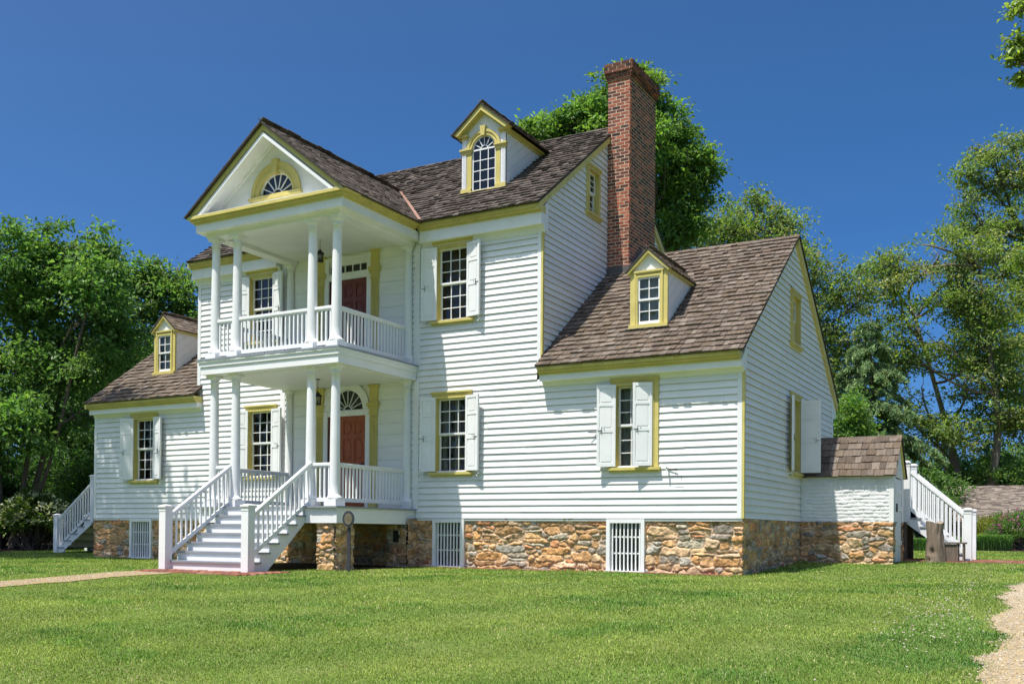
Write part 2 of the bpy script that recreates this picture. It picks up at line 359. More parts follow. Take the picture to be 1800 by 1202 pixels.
mb = MB(); clap(mb, W2, 2.9, ZE2, lambda z: [(0, DEP)]); clap(mb, W2, ZE2, ZR2, lambda z: gable(z, ZE2, ZR2)); mb.build('gable_wall', 'clap', house)
mb = MB(); mb.box(WORLD, XL, XR, DEP-.03, DEP, -1.2, 3.0); mb.box(WORLD, ML, MR, DEP-.03, DEP, 3.0, 6.4); mb.build('rear_wall', 'white', house)

# corner boards
def part_box(name, mat, F, *d): m = MB(); m.box(F, *d); return m.build(name, mat, house)
for x0, x1, z0, z1 in ((XR-.1, XR-.015, 0, 2.72), (MR-.09, MR-.005, 3.02, 5.9), (XL, XL+.10, 0, 2.72), (ML, ML+.10, 3.0, 5.9)): part_box('corner_board', 'white', FRONT, x0, x1, -.01, .030, z0, z1)
for q in (-1, 1): part_box('corner_board', 'white', FRONT, q*1.93-.07, q*1.93+.07, -.01, .033, .2, 3.0); part_box('corner_board', 'white', FRONT, q*1.93-.07, q*1.93+.07, -.01, .033, 3.34, 5.98)
part_box('corner_board', 'white', E1, DEP-.1, DEP, -.01, .028, 0, 3.0)
for F, z0, z1 in ((E1, 0, 2.72), (E2, 3.02, 5.95)): part_box('corner_bead', 'yellow', F, -.034, .034, -.012, .034, z0, z1)
mb = MB(); mb.box(FRONT, XL, XR, -.02, .012, -.05, -.002); mb.build('sill_board', 'white', house)

# ------------------------------------------------------------------ cornices
def cornice(name, x0, x1, zt, proj=.20, ret=(True, True), fd=.40, parent=house):
    """box cornice along the front: white fascia, ochre crown, sloped bed moulding"""
    m = MB(); fb = zt-fd; k_ = fd/.40
    prof = [(0, zt-.16), (proj, zt-.16), (proj, fb+.0), (proj-.03, fb-.012), (.085, fb+.02), (.05, fb-.08*k_), (.03, fb-.13*k_), (0, fb-.13*k_)]
    n = len(prof); i = len(m.v)
    for x in (x0, x1): m.v.extend(tuple(FRONT(x, b, c)) for b, c in prof)
    for k in range(n): m.f.append((k, (k+1)%n, n+(k+1)%n, n+k)); m.c.append((1,1,1)); m.sm.append(False)
    m.f += [tuple(range(n)), tuple(range(n, 2*n))]; m.c += [(1,1,1)]*2; m.sm += [False]*2
    o = m.build(name, 'white', parent)
    m = MB()
    for b, c0, c1 in ((proj+.03, zt-.165, zt-.13), (proj+.075, zt-.13, zt-.08), (proj+.118, zt-.08, zt-.012)):
        m.box(FRONT, x0-.004, x1+.004, .0, b, c0, c1)
    m.build('crown_moulding', 'yellow', o); return o
cornice('cornice', 5.06, XR+.005, 3.06, fd=.285)
cornice('cornice', XL-.005, -4.60, 3.06, fd=.285)
cornice('cornice', 2.09, MR+.07, 6.38)
cornice('cornice', ML-.05, -2.02, 6.38)

# ------------------------------------------------------------------ roofs
PAL = [(0.156, 0.122, 0.094), (0.136, 0.104, 0.08), (0.177, 0.141, 0.111), (0.12, 0.093, 0.072), (0.153, 0.124, 0.1), (0.204, 0.167, 0.133), (0.138, 0.104, 0.074), (0.166, 0.129, 0.096)]
PALD = [(0.104, 0.084, 0.069), (0.084, 0.069, 0.057), (0.125, 0.102, 0.085), (0.068, 0.056, 0.047), (0.112, 0.093, 0.079), (0.148, 0.122, 0.102)]
def shingles(mb, P, u, s, rf, vlen, ex=.19, pal=PAL, wr=(.09,.21), th=.034, over=.03):
    """courses of split shingles. P eave corner, u along the eave, s up the slope, rf(v)->[(u0,u1)]"""
    P, u, s = Vector(P), Vector(u).normalized(), Vector(s).normalized(); n = u.cross(s)
    if n.z < 0: n = -n
    nc = int(math.ceil((vlen+over)/ex)); ex = (vlen+over)/nc
    for k in range(nc):
        v0 = -over+k*ex; v1 = min(v0+ex*1.30, vlen)
        for U0, U1 in rf(max(v0+ex*.5, 0)):
            x = U0-random.uniform(0, .1)
            while x < U1:
                wd = random.uniform(*wr); a, b = max(x, U0), min(x+wd-random.uniform(.004,.010), U1); x += wd
                if b-a < .015: continue
                c = jit(random.choice(pal), .10); j = random.uniform(-.014,.016); t = th*random.uniform(.75,1.5); t2 = t+random.uniform(-.004,.004)
                p = lambda uu, vv, h: P+u*uu+s*vv+n*h
                A, B = p(a,v0+j,t), p(b,v0+j,t2); Cc, D = p(b,v1,.004), p(a,v1,.004)
                mb.face([A,B,Cc,D], c); dk = c
                mb.face([p(a,v0+j,-.004),p(b,v0+j,-.004),B,A], dk)
                mb.face([p(a,v0+j,0),A,D], dk); mb.face([p(b,v0+j,0),Cc,B], dk)
def slab(mb, P, u, s, ulen, vlen, t=.03):
    P, u, s = Vector(P), Vector(u), Vector(s).normalized(); n = u.cross(s)
    if n.z < 0: n = -n
    q = [P, P+u*ulen, P+u*ulen+s*vlen, P+s*vlen]
    mb.hexa([x-n*t for x in q]+q, (.06,.05,.045))
def ridge_caps(mb, p, q, s1, s2, pal=PAL, cw=.15):
    p, q = Vector(p), Vector(q); d = (q-p); L = d.length; d.normalize(); x = 0
    while x < L:
        wd = random.uniform(.14,.24); a, b = p+d*x, p+d*min(x+wd-.006, L); x += wd
        for s in (s1, s2):
            s = Vector(s).normalized(); n = d.cross(s); n = n if n.z > 0 else -n
            h = random.uniform(.010,.016); c = jit(random.choice(pal), .2); up = -s*cw*random.uniform(.8,1.1)
            mb.hexa([a-n*.004, b-n*.004, b+up-n*.004, a+up-n*.004, a+n*(.006+h), b+n*(.006+h), b+up+n*(h-.004), a+up+n*(h-.004)], c)
def gable_roof(name, x0, x1, y0, ze, yr, zr, pal, ex, front=None, back=True):
    """ridge along x. front eave at (y0,ze), ridge (yr,zr)"""
    s = Vector((0, yr-y0, zr-ze)); L = s.length; mb = MB()
    slab(mb, (x0,y0,ze), (1,0,0), s, x1-x0, L); shingles(mb, (x0,y0,ze), (1,0,0), s, front or (lambda v: [(0, x1-x0)]), L, ex, pal)
    sb = Vector((0, -(yr-y0), zr-ze)); yb = 2*yr-y0
    slab(mb, (x0,yb,ze), (1,0,0), sb, x1-x0, L)
    if back: shingles(mb, (x0,yb,ze), (1,0,0), sb, lambda v: [(0, x1-x0)], L, ex, pal, wr=(.3,.6))
    ridge_caps(mb, (x0,yr,zr), (x1,yr,zr), s, sb, pal)
    return mb.build(name, 'shingle', house)
RX0, RX1 = ML-.06, MR+.085
PXC, PHW, PEZ, PAZ, PYF = .06, 2.15, 6.37, 8.03, -2.97   # porch roof centre, half width, eave z, apex z, front y
SM = (9.40-6.38)/(3.79+.36)
LM = math.hypot(3.79+.36, 9.40-6.38)
def main_front(v):                                     # leave out the part under the porch roof
    t = v/LM; z = 6.38+t*(9.40-6.38)
    hw = PHW*(PAZ-z)/(PAZ-PEZ)
    if hw <= 0: return [(0, RX1-RX0)]
    return [(0, PXC-hw-RX0-.02), (PXC+hw-RX0+.02, RX1-RX0)]
main_roof = gable_roof('main_roof', RX0, RX1, -.36, 6.38, 3.79, 9.40, PALD, .19, main_front)
wing_r = gable_roof('wing_roof', 5.03, XR+.10, -.335, 3.065, 3.885, 6.23, PAL, .20)
wing_l = gable_roof('wing_roof', XL-.035, -4.60, -.335, 3.065, 3.885, 6.23, PAL, .20)
# the strip of wing roof running in front of the main wall already ends at the eave
# rake boards
def rake(F, u0, z0, u1, z1, wd=.14, b0=-.01, b1=.035, mat='yellow', name='rake_board'):
    mb = MB(); mb.prism(F, [(u0, z0-wd), (u0, z0), (u1, z1), (u1, z1-wd*1.05)], b0, b1); return mb.build(name, mat, house)
for F, ze, zr, y0, yr in ((E1, 3.065, 6.23, -.335, 3.885), (W1, 3.065, 6.23, -.335, 3.885), (E2, 6.38, 9.40, -.36, 3.79), (W2, 6.38, 9.40, -.36, 3.79)):
    a = (lambda y: y) if F in (E1, E2) else (lambda y: DEP-y)
    b1 = .075
    (None if F is E1 else rake(F, a(y0+.04), ze-.005, a(yr), zr-.045, b1=b1)); rake(F, a(2*yr-y0-.04), ze-.005, a(yr), zr-.045, b1=b1, wd=.19)
# white cornice end blocks at the eaves
for F, ze, bb, fe in ((E1, 3.06, .03, .275), (E2, 6.38, .07, .39)):
    mb = MB()
    mb.prism(F, [(-.194, ze-fe), (-.194, ze-.16), (.12, ze+.14), (.12, ze-fe-.10), (-.03, ze-fe-.10), (-.08, ze-fe-.01)], -.005, bb-.004); mb.build('cornice_end', 'white', house); mb = MB()
    mb.prism(F, [(DEP+.31, ze-.40), (DEP+.31, ze-.16), (DEP-.12, ze+.14), (DEP-.12, ze-.45)], -.005, bb-.004)
    mb.build('cornice_end', 'white', house)
# copper valleys against the porch roof
mb = MB()
for s in (-1, 1):
    p = Vector((PXC+s*(PHW+.02), -.40, 6.40)); zt = PAZ; q = Vector((PXC, -.36+(PAZ-6.38)/SM, PAZ+.03))
    mb.bar(p+Vector((0,0,.014)), q, .075, .012)
mb.build('copper_valley', 'copper', main_roof)

# ------------------------------------------------------------------ windows
def sash_window(F, a0, a1, c0, c1, cols, rt, rb, parent=house, cas=.125, crown=True, shut=None, curtain=False, sill=True, depth=.03, name='window', shw=.375, tilt=(12, 12), kind='panel'):
    """double hung sash in an ochre casing. returns the window part"""
    m = MB(); b = .048
    m.box(F, a0-cas, a0, -.13, b, c0-.03, c1); m.box(F, a1, a1+cas, -.13, b, c0-.03, c1)
    m.box(F, a0-.04, a0, b, b+.014, c0, c1+.04); m.box(F, a1, a1+.04, b, b+.014, c0, c1+.04)
    m.box(F, a0-cas, a1+cas, -.13, b+.002, c1, c1+cas*.9); m.box(F, a0-.0395, a1+.0395, b+.002, b+.016, c1, c1+.04)
    if crown: m.box(F, a0-cas-.02, a1+cas+.02, -.02, b+.035, c1+cas*.9, c1+cas*.9+.035); m.box(F, a0-cas-.01, a1+cas+.01, -.02, b+.02, c1+cas*.9-.03, c1+cas*.9)
    if sill:
        m.box(F, a0-cas-.05, a1+cas+.05, -.13, b+.055, c0-.085, c0-.03); m.box(F, a0-cas-.02, a1+cas+.02, -.02, b+.02, c0-.12, c0-.085)
    wd = m.build(name, 'yellow', parent)
    s = MB(); zm = c0+(c1-c0)*rb/(rt+rb)
    for (z0, z1, rows, bb) in ((zm, c1, rt, -.050), (c0-.03, zm+.018, rb, -.078)):
        fr = .035
        s.box(F, a0, a0+fr, bb-.03, bb, z0, z1); s.box(F, a1-fr, a1, bb-.03, bb, z0, z1)
        s.box(F, a0+fr, a1-fr, bb-.03, bb, z1-fr, z1); s.box(F, a0+fr, a1-fr, bb-.03, bb, z0, z0+fr*1.25)
        for k in range(1, cols): x = a0+fr+(a1-a0-2*fr)*k/cols; s.box(F, x-.009, x+.009, bb-.022, bb-.004, z0+fr*1.25, z1-fr)
        for k in range(1, rows): zz = z0+fr*1.25+(z1-z0-fr*2.25)*k/rows; s.box(F, a0+fr, a1-fr, bb-.0215, bb-.0045, zz-.009, zz+.009)
    s.build('sash', 'white', wd)
    p = MB()
    for (z0, z1, bb) in ((zm, c1-.01, -.066), (c0, zm, -.094)):
        rows = rt if z0 == zm else rb
        for i in range(cols):
            for k in range(rows):
                xa, xb = a0+.02+(a1-a0-.04)*i/cols, a0+.02+(a1-a0-.04)*(i+1)/cols; za, zb = z0+(z1-z0)*k/rows, z0+(z1-z0)*(k+1)/rows
                t1, t2 = random.gauss(0,.0022), random.gauss(0,.0035); B = bb-.006
                p.face([F(xa,B-t1-t2,za),F(xb,B+t1-t2,za),F(xb,B+t1+t2,zb),F(xa,B-t1+t2,zb)])
    p.build('glass_pane', 'glass', wd, fix=False)
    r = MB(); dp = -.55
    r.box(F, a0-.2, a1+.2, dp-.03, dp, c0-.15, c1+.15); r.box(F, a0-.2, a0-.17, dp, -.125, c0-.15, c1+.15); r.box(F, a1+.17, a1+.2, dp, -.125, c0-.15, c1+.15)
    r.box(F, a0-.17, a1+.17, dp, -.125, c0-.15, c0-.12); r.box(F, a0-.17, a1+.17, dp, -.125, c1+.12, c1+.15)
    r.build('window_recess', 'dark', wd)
    if curtain:
        k = MB(); 
        for (x0, x1) in ((a0-.02, a0+(a1-a0)*.16), (a0+(a1-a0)*.40, a0+(a1-a0)*.60), (a0+(a1-a0)*.86, a1+.02)) if curtain == 2 else ((a0-.03, a0+(a1-a0)*.27), (a1-(a1-a0)*.22, a1+.03)):
            N = 14
            for i in range(N):
                xa, xb = x0+(x1-x0)*i/N, x0+(x1-x0)*(i+1)/N; f = lambda i: -.22+.018*math.sin(i*1.9)
                k.face([F(xa,f(i),c0-.1),F(xb,f(i+1),c0-.1),F(xb,f(i+1),c1+.1),F(xa,f(i),c1+.1)], smooth=True)
        k.build('curtain', 'curtain', wd)
    if shut:
        for side, ang in shut:                        # side -1 left, +1 right; ang = opening from closed, 180 flat on the wall
            shutter(F, wd, a0 if side < 0 else a1, side, c0-.01, c1+.03, shw, ang)
    return wd
def shutter(F, wd, a, side, z0, z1, wid, ang):
    t = math.radians(ang); hx = a+side*.01; hb = .072
    # leaf direction: closed lies across the window (-side), 180 lies on the wall (+side)
    du = F.u*(-side*math.cos(t))+F.n*math.sin(t); dn = F.n*(math.cos(t)*1)+F.u*(side*math.sin(t))
    if ang > 90: dn = -dn
    L = FR(F(hx, hb, 0), du, dn, F.w); m = MB(); th = .016
    m.box(L, 0, wid, -th, th-.007, z0, z1)
    st = .055; H = z1-z0; rails = [(z0, z0+.07), (z0+H*.42, z0+H*.42+.07), (z0+H*.74, z0+H*.74+.055), (z1-.06, z1)]
    for sg in (1, -1):
        b0, b1 = (th-.007, th+.004) if sg > 0 else (-th-.011, -th)
        m.box(L, 0, st, b0, b1, z0, z1); m.box(L, wid-st, wid, b0, b1, z0, z1)
        for r0, r1 in rails: m.box(L, st, wid-st, b0, b1, r0, r1)
        for (q0, q1) in zip(rails[:-1], rails[1:]):    # raised field
            c0, c1 = q0[1], q1[0]
            if c1-c0 > .12:
                bb = b1-.004 if sg > 0 else b0+.004; be = (th-.007 if sg > 0 else -th)
                m.box(L, st+.03, wid-st-.03, min(bb,be), max(bb,be), c0+.03, c1-.03)
    o = m.build('shutter', 'white', wd)
    k = MB()                                          # latch, pin and shutter dog
    zz = z0+H*.42+.03
    for sg in (1, -1):
        b = th+.005 if sg > 0 else -th-.017
        k.box(L, wid-.10, wid-.095, b, b+.012, zz-.06, zz+.07); k.box(L, wid-.16, wid-.148, b, b+.01, zz+.03, zz+.042)
        k.box(L, wid-.11, wid-.02, b, b+.008, zz+.004, zz+.012)
    o2 = k.build('shutter_latch', 'iron', wd)
    k = MB(); k.box(F, a+side*(wid*.82), a+side*(wid*.82)+.03, .02, .13, z0-.07, z0-.045); k.box(F, a+side*(wid*.82)+.004, a+side*(wid*.82)+.024, .115, .13, z0-.12, z0+.015)
    k.build('shutter_dog', 'white', wd)
sash_window(FRONT, 2.48, 3.23, 4.29, 5.83, 3, 3, 3, shut=[(-1,172),(1,166)])
sash_window(FRONT, 2.48, 3.23, 1.02, 2.58, 3, 3, 3, shut=[(-1,172),(1,166)], curtain=2)
sash_window(FRONT, 6.70, 7.44, 1.02, 2.58, 3, 3, 3, shut=[(-1,166),(1,20)], curtain=1)
sash_window(FRONT, -2.98, -2.24, 1.02, 2.58, 3, 3, 3, shut=[(-1,166),(1,166)])
sash_window(FRONT, -2.98, -2.24, 4.29, 5.83, 3, 3, 3, shut=[(-1,166),(1,166)])
sash_window(FRONT, -7.02, -6.29, 1.02, 2.58, 3, 3, 3, shut=[(-1,160),(1,166)])
sash_window(E1, 3.52, 4.16, 1.08, 2.62, 3, 3, 3, shut=[(-1,168),(1,97)], shw=.42)
sash_window(E1, 3.50, 4.14, 3.86, 4.86, 2, 3, 3, cas=.10)
sash_window(E2, 2.14, 2.66, 6.92, 7.86, 2, 3, 3, cas=.10)
# loose shutter hook on the right wing wall
mb = MB(); mb.tube([FRONT(7.78,.03,.93),FRONT(7.95,.06,.93)], .009); mb.tube([FRONT(7.93,.06,.93),FRONT(7.94,.10,.80),FRONT(7.84,.10,.79)], .004); mb.tube([FRONT(7.94,.1,.80),FRONT(8.05,.1,.79),FRONT(8.06,.1,.70)], .004)
mb.build('shutter_hook', 'iron', house); mb = MB(); mb.tube([FRONT(6.28,.03,1.70),FRONT(6.12,.10,1.70)], .010)
mb.build('shutter_hook', 'iron', house)

# basement windows with upright bars
BAS = [(2.39,3.19),(6.49,7.29),(-7.18,-6.36),(-3.35,-2.55)]
for a0, a1 in BAS:
    m = MB(); m.box(FRONT, a0, a0+.075, -.12, .045, -1.02, -.012); m.box(FRONT, a1-.075, a1, -.12, .045, -1.02, -.012)
    m.box(FRONT, a0+.075, a1-.075, -.12, .04, -.09, -.012); m.box(FRONT, a0-.02, a1+.02, -.12, .09, -1.09, -1.02)
    bw = m.build('basement_window', 'white', house)
    k = MB(); n = 8
    for i in range(n):
        x = a0+.115+(a1-a0-.23)*i/(n-1); k.box(FRONT, x-.013, x+.013, -.03, -.004, -1.02, -.09)
    for zz in (-.36, -.68): k.box(FRONT, a0+.075, a1-.075, -.045, -.032, zz-.014, zz+.014)
    k.build('window_bar', 'white', bw)
    k = MB(); k.face([FRONT(a0+.05,-.10,-1.02),FRONT(a1-.05,-.10,-1.02),FRONT(a1-.05,-.10,-.05),FRONT(a0+.05,-.10,-.05)]); k.build('glass_pane', 'glass', bw, fix=False)
    k = MB(); k.box(FRONT, a0-.05, a1+.05, -.16, -.13, -1.2, 0); k.build('pane_backing', 'pane_grey', bw)  # grey panel added behind the pane, stands in for reflected light in the glass

# ------------------------------------------------------------------ stone foundation
SPAL = np.array([(.66,.36,.15),(.70,.43,.20),(.58,.33,.15),(.64,.44,.24),(.50,.30,.15),(.36,.24,.13),(.44,.38,.28),(.48,.44,.36),(.68,.45,.26),(.72,.50,.31),(.62,.29,.14),(.60,.36,.17),(.68,.40,.19),(.34,.29,.23)])
def vnoise(A, C, fr, seed):
    r = np.random.default_rng(seed); T = r.random((64,64)); x, y = A*fr+500, C*fr+500; i, j = np.floor(x).astype(int), np.floor(y).astype(int); u, v = x-i, y-j; u, v = u*u*(3-2*u), v*v*(3-2*v)
    q = lambda a, b: T[(i+a) % 64, (j+b) % 64]
    return (q(0,0)*(1-u)+q(1,0)*u)*(1-v)+(q(0,1)*(1-u)+q(1,1)*u)*v-.5
def fieldstone(name, F, a0, a1, c0, c1, seed, holes=(), res=.016, parent=house, base=0, pal=SPAL, mort=(.62,.44,.29), size=1.0, relief=1.0):
    r = np.random.default_rng(seed); S = []
    z = c0-.1
    while z < c1+.1:                                   # uneven courses of big and small stones
        h = r.uniform(.07,.20)*size; x = a0-.3*r.random()
        while x < a1+.3:
            big = r.random(); wd = (r.uniform(.12,.26) if big < .6 else r.uniform(.28,.52))*size
            if r.random() < .32 and h > .12:
                for q in (.27,.75): S.append((x+wd/2+r.normal(0,.03), z+h*q+r.normal(0,.012), wd*.6, h*.5))
            else: S.append((x+wd/2+r.normal(0,.02), z+h/2+r.normal(0,.028), wd*r.uniform(.85,1.15), h*r.uniform(.85,1.35)))
            x += wd
        z += h
    S = np.array(S); col = pal[r.integers(0, len(pal), len(S))]*r.uniform(.75,1.2,(len(S),1)); hh = r.uniform(.5,1.25,len(S)); tx = r.normal(0,.12,len(S)); tz = r.normal(0,.12,len(S))
    na, nc = int((a1-a0)/res)+1, int((c1-c0)/res)+1
    A, C = np.meshgrid(lin(a0,a1,na), lin(c0,c1,nc), indexing='ij')
    wa = A+.06*vnoise(A,C,7,seed)+.030*vnoise(A,C,19,seed+1)+.014*vnoise(A,C,45,seed+9); wc = C+.040*vnoise(A,C,5,seed+2)+.022*vnoise(A,C,17,seed+3)+.012*vnoise(A,C,45,seed+8)
    d1 = np.full(A.shape, 9.); d2 = d1.copy(); idx = np.zeros(A.shape, int)
    for i, (sx, sz, sw, sh) in enumerate(S):
        m0, m1 = np.searchsorted(A[:,0], (sx-.65, sx+.65)); n0, n1 = np.searchsorted(C[0], (sz-.42, sz+.42)); sl_ = np.s_[m0:m1, n0:n1]
        if m1 <= m0 or n1 <= n0: continue
        d = ((np.abs(wa[sl_]-sx)/(sw/2))**2.6+(np.abs(wc[sl_]-sz)/(sh/2))**2.6)**(1/2.6)
        dd = (d-1)*min(sw, sh)*.5
        a, b, ii = d1[sl_], d2[sl_], idx[sl_]
        near = dd < a; b[:] = np.where(near, a, np.minimum(b, dd)); ii[:] = np.where(near, i, ii); a[:] = np.where(near, dd, a)
    e = np.clip((d2-d1-.010)/.026, 0, 1); prof = np.sqrt(np.clip(e*(2-e), 0, 1)); stone = e > .22
    dxs, dzs = A-S[idx,0], C-S[idx,1]
    lum = 1+.7*vnoise(A,C,14,seed+4)+.5*vnoise(A,C,38,seed+5)
    H = base+.004+relief*(prof*.036*hh[idx]+stone*(tx[idx]*dxs*.6+tz[idx]*dzs*.6)+stone*(.020*vnoise(A,C,16,seed+6)+.012*vnoise(A,C,42,seed+7)))
    cc = np.where(stone[...,None], col[idx]*lum[...,None]*(.8+.2*prof[...,None]), np.array(mort)*np.ones(A.shape+(1,))*(1+.5*vnoise(A,C,25,seed+5))[...,None])
    o, u, n, w_ = (np.array(q) for q in (F.o, F.u, F.n, F.w))
    V = o+A[...,None]*u+C[...,None]*w_+H[...,None]*n
    I = np.arange((na-1)*nc).reshape(na-1, nc)[:, :-1]; k = np.ones(I.shape, bool)
    for h in holes: k &= ~((A[:-1,:-1]+res > h[0]) & (A[:-1,:-1] < h[1]) & (C[:-1,:-1]+res > h[2]) & (C[:-1,:-1] < h[3]))
    I = I[k]
    return np_mesh(name, V.reshape(-1,3), np.stack([I, I+nc, I+nc+1, I+1], -1), cc.reshape(-1,3), 'stone', parent, smooth=True, perface=False)
fieldstone('stone_foundation', FRONT, XL-.03, XR+.01, -1.35, -.004, 3, [(a+.01,b-.01,-1.09,0) for a,b in BAS], base=-.045, size=1.22)
fieldstone('stone_foundation', E1, -.01, 4.5, -1.2, -.004, 5, base=-.02, size=.85)
fieldstone('stone_foundation', W1, 0, DEP, -1.3, -.004, 8, base=-.02, res=.04)
mb = MB()
for a, b in sub_iv([(XL+.03, XR-.06)], [(a-.04, b+.04) for a, b in BAS]): mb.box(WORLD, a, b, .065, .10, -1.4, 0)
mb.box(WORLD, XR-.06, XR-.03, .10, DEP-.04, -1.4, 0); mb.box(WORLD, XL+.03, XL+.06, .10, DEP-.04, -1.4, 0); mb.build('foundation_core', 'mortar', house)

# ------------------------------------------------------------------ front porch
PY, CA, CB = -2.45, 1.66, 1.034                          # column line, outer and inner column offsets
DZ1, DZ2 = .20, 3.345                                    # porch floors
mb = MB()
DX0, DX1 = -1.86, 1.95
mb.box(WORLD, DX0+.03, DX1-.03, -2.70, -.03, -.135, DZ1-.035)                     # lower frame
porch = mb.build('front_porch', 'white', house); mb = MB()
mb.box(WORLD, DX0+.03, DX1-.03, -2.70, -.03, 3.02, DZ2-.16)                        # upper frame
mb.box(WORLD, DX0+.005, DX1-.005, -2.725, -.03, DZ2-.16, DZ2-.035)
mb.box(WORLD, DX0-.02, DX1+.02, -2.75, -.032, DZ2-.07, DZ2-.03)
mb.build('balcony_frame', 'white', porch)
for z, o in ((DZ1, .01), (DZ2, .03)):
    mb = MB(); n = 28
    for i in range(n):
        x0 = DX0-o+(DX1-DX0+2*o)*i/n; x1 = DX0-o+(DX1-DX0+2*o)*(i+1)/n
        mb.box(WORLD, x0, x1-.003, -2.76+random.uniform(-.004,.004), -.034, z-.034, z+random.uniform(-.001,.001))
    mb.build('porch_floor', 'deck', porch)
for z in (3.008, 6.075):                                 # beaded ceilings
    mb = MB(); n = 30
    for i in range(n):
        x0 = -1.72+3.46*i/n; mb.box(WORLD, x0, x0+3.46/n-.004, -2.40, -.034, z, z+.012)
    if z > 5: mb.box(WORLD, -1.8, 1.85, -2.5, -.034, 6.092, 6.12)
    mb.build('porch_ceiling', 'flush', porch)
def col_prof(z0, z1, rb=.103, rt=.084):
    H = z1-z0; P = [(.0, z0+.14), (.138, z0+.14), (.138, z0+.14), (.150, z0+.155), (.152, z0+.172), (.144, z0+.19), (.128, z0+.198), (.124, z0+.205), (.124, z0+.205), (.118, z0+.22)]
    P += [(rb*1.06, z0+.235)]
    for k in range(13):
        t = k/12; P.append((rb-(rb-rt)*(t**1.7), z0+.25+(H-.25-.17)*t))
    zt = z1-.17
    P += [(rt+.002, zt), (rt+.018, zt+.006), (rt+.018, zt+.018), (rt+.004, zt+.024), (rt+.004, zt+.075), (rt+.010, zt+.08), (rt+.03, zt+.10), (rt+.042, zt+.118), (rt+.042, zt+.118), (rt+.042, zt+.122)]
    return P
def column(x, y, z0, z1, half=False):
    m = MB(); m.lathe(x, y, col_prof(z0, z1), 28, arc0=math.pi if half else 0, arc1=2*math.pi)
    q = .147
    yb = min(y+q, -.03)
    m.box(WORLD, x-q, x+q, y-q, yb, z0+.002, z0+.14); t = .128
    m.box(WORLD, x-t, x+t, y-t, min(y+t, -.03), z1-.05, z1)
    return m.build('column', 'white', porch)
for z0, z1 in ((DZ1, 3.02), (DZ2, 5.975)):
    for x in (-CA, -CB, CB, CA): column(x, PY, z0, z1)
    for x in (-1.70, 1.70): column(x, -.035, z0, z1, half=True)
# railings
def rail_run(mb, p, q, zf, hr=.86, n=None, skip=.11):
    """rail between two posts (x,y)->(x,y): moulded top, bottom rail, square balusters"""
    p, q = Vector((*p, 0)), Vector((*q, 0)); d = q-p; L = d.length; d.normalize(); Z = Vector((0,0,1))
    mb.bar(p+Z*(zf+hr-.02), q+Z*(zf+hr-.02), .075, .045); mb.bar(p+Z*(zf+hr-.055), q+Z*(zf+hr-.055), .045, .035); mb.bar(p+Z*(zf+hr+.008), q+Z*(zf+hr+.008), .055, .016)
    mb.bar(p+Z*(zf+.135), q+Z*(zf+.135), .05, .08)
    n = n or max(2, round(L/skip))
    for i in range(n):
        c = p+d*(L*(i+.5)/n); x = d*.016; y = d.cross(Z)*.016
        b, t = c+Z*(zf+.17), c+Z*(zf+hr-.07)
        mb.hexa([b-x-y,b+x-y,b+x+y,b-x+y,t-x-y,t+x-y,t+x+y,t-x+y])
def railing(runs, zf):
    for p, q in runs:
        m = MB(); rail_run(m, p, q, zf); m.build('railing', 'white', porch)
e = .09
railing([((-CA+e,PY),(-CB-e,PY)), ((CB+e,PY),(CA-e,PY)), ((CA,PY+e),(CA,-.13)), ((-CA,PY+e),(-CA,-.13))], DZ1)
railing([((-CA+e,PY),(-CB-e,PY)), ((-CB+e,PY),(CB-e,PY)), ((CB+e,PY),(CA-e,PY)), ((CA,PY+e),(CA,-.13)), ((-CA,PY+e),(-CA,-.13))], DZ2)
# entablature, cornice and pediment
PX0, PX1 = PXC-PHW, PXC+PHW
mb = MB()
mb.box(WORLD, -1.80, 1.85, -2.60, -2.31, 5.975, 6.10); mb.box(WORLD, -1.80, -1.51, -2.31, -.03, 5.977, 6.10); mb.box(WORLD, 1.56, 1.85, -2.31, -.03, 5.977, 6.10)
mb.prism(FR((0,0,0),(1,0,0),(0,-1,0)), [(-1.80,6.04),(1.85,6.04),(1.95,6.08),(-1.90,6.08)], 2.34, 2.66)
mb.box(WORLD, PX0+.17, PX1-.16, -2.79, -.02, 6.055, 6.232)          # fascia box
ent = mb.build('entablature', 'white', porch)
mb = MB()
for o, z0, z1 in ((.0, 6.225, 6.262), (.045, 6.262, 6.315), (.10, 6.315, 6.375)):
    mb.box(WORLD, PX0+.135-o, PX1-.125+o, -2.825-o, -.34, z0, z1)
mb.build('crown_moulding', 'yellow', porch)
mb = MB(); mb.box(WORLD, PX0+.05, PX1-.04, -2.915, -2.44, 6.377, 6.385); mb.build('cornice_flashing', 'white', porch)
PF = FR((0, 0, 0), (1,0,0), (0,-1,0))
sl_ = (PAZ-PEZ)/PHW
def pz(x, dz=0): return PAZ-abs(x-PXC)*sl_-dz
mb = MB()                                                # tympanum wall with the half round hole
tz, tx, R = 6.655, .045, .47
N = 16; T = 1.74
top = [(tx+R*math.cos(math.pi*k/N), tz+.02+R*math.sin(math.pi*k/N)) for k in range(N+1)]
for k in range(N):
    (xa, za), (xb, zb) = top[k], top[k+1]
    mb.prism(PF, [(xb, zb), (xa, za), (xa, pz(xa,.25)), (xb, pz(xb,.25))] if not (xb < PXC < xa) else [(xb,zb),(xa,za),(xa,pz(xa,.25)),(PXC,pz(PXC,.25)),(xb,pz(xb,.25))], 2.42, 2.46)
mb.prism(PF, [(tx+R, 6.37), (PXC+1.85, 6.37), (PXC+1.85, pz(PXC+1.85, .25)+.0), (tx+R, pz(tx+R, .25))], 2.42, 2.46)
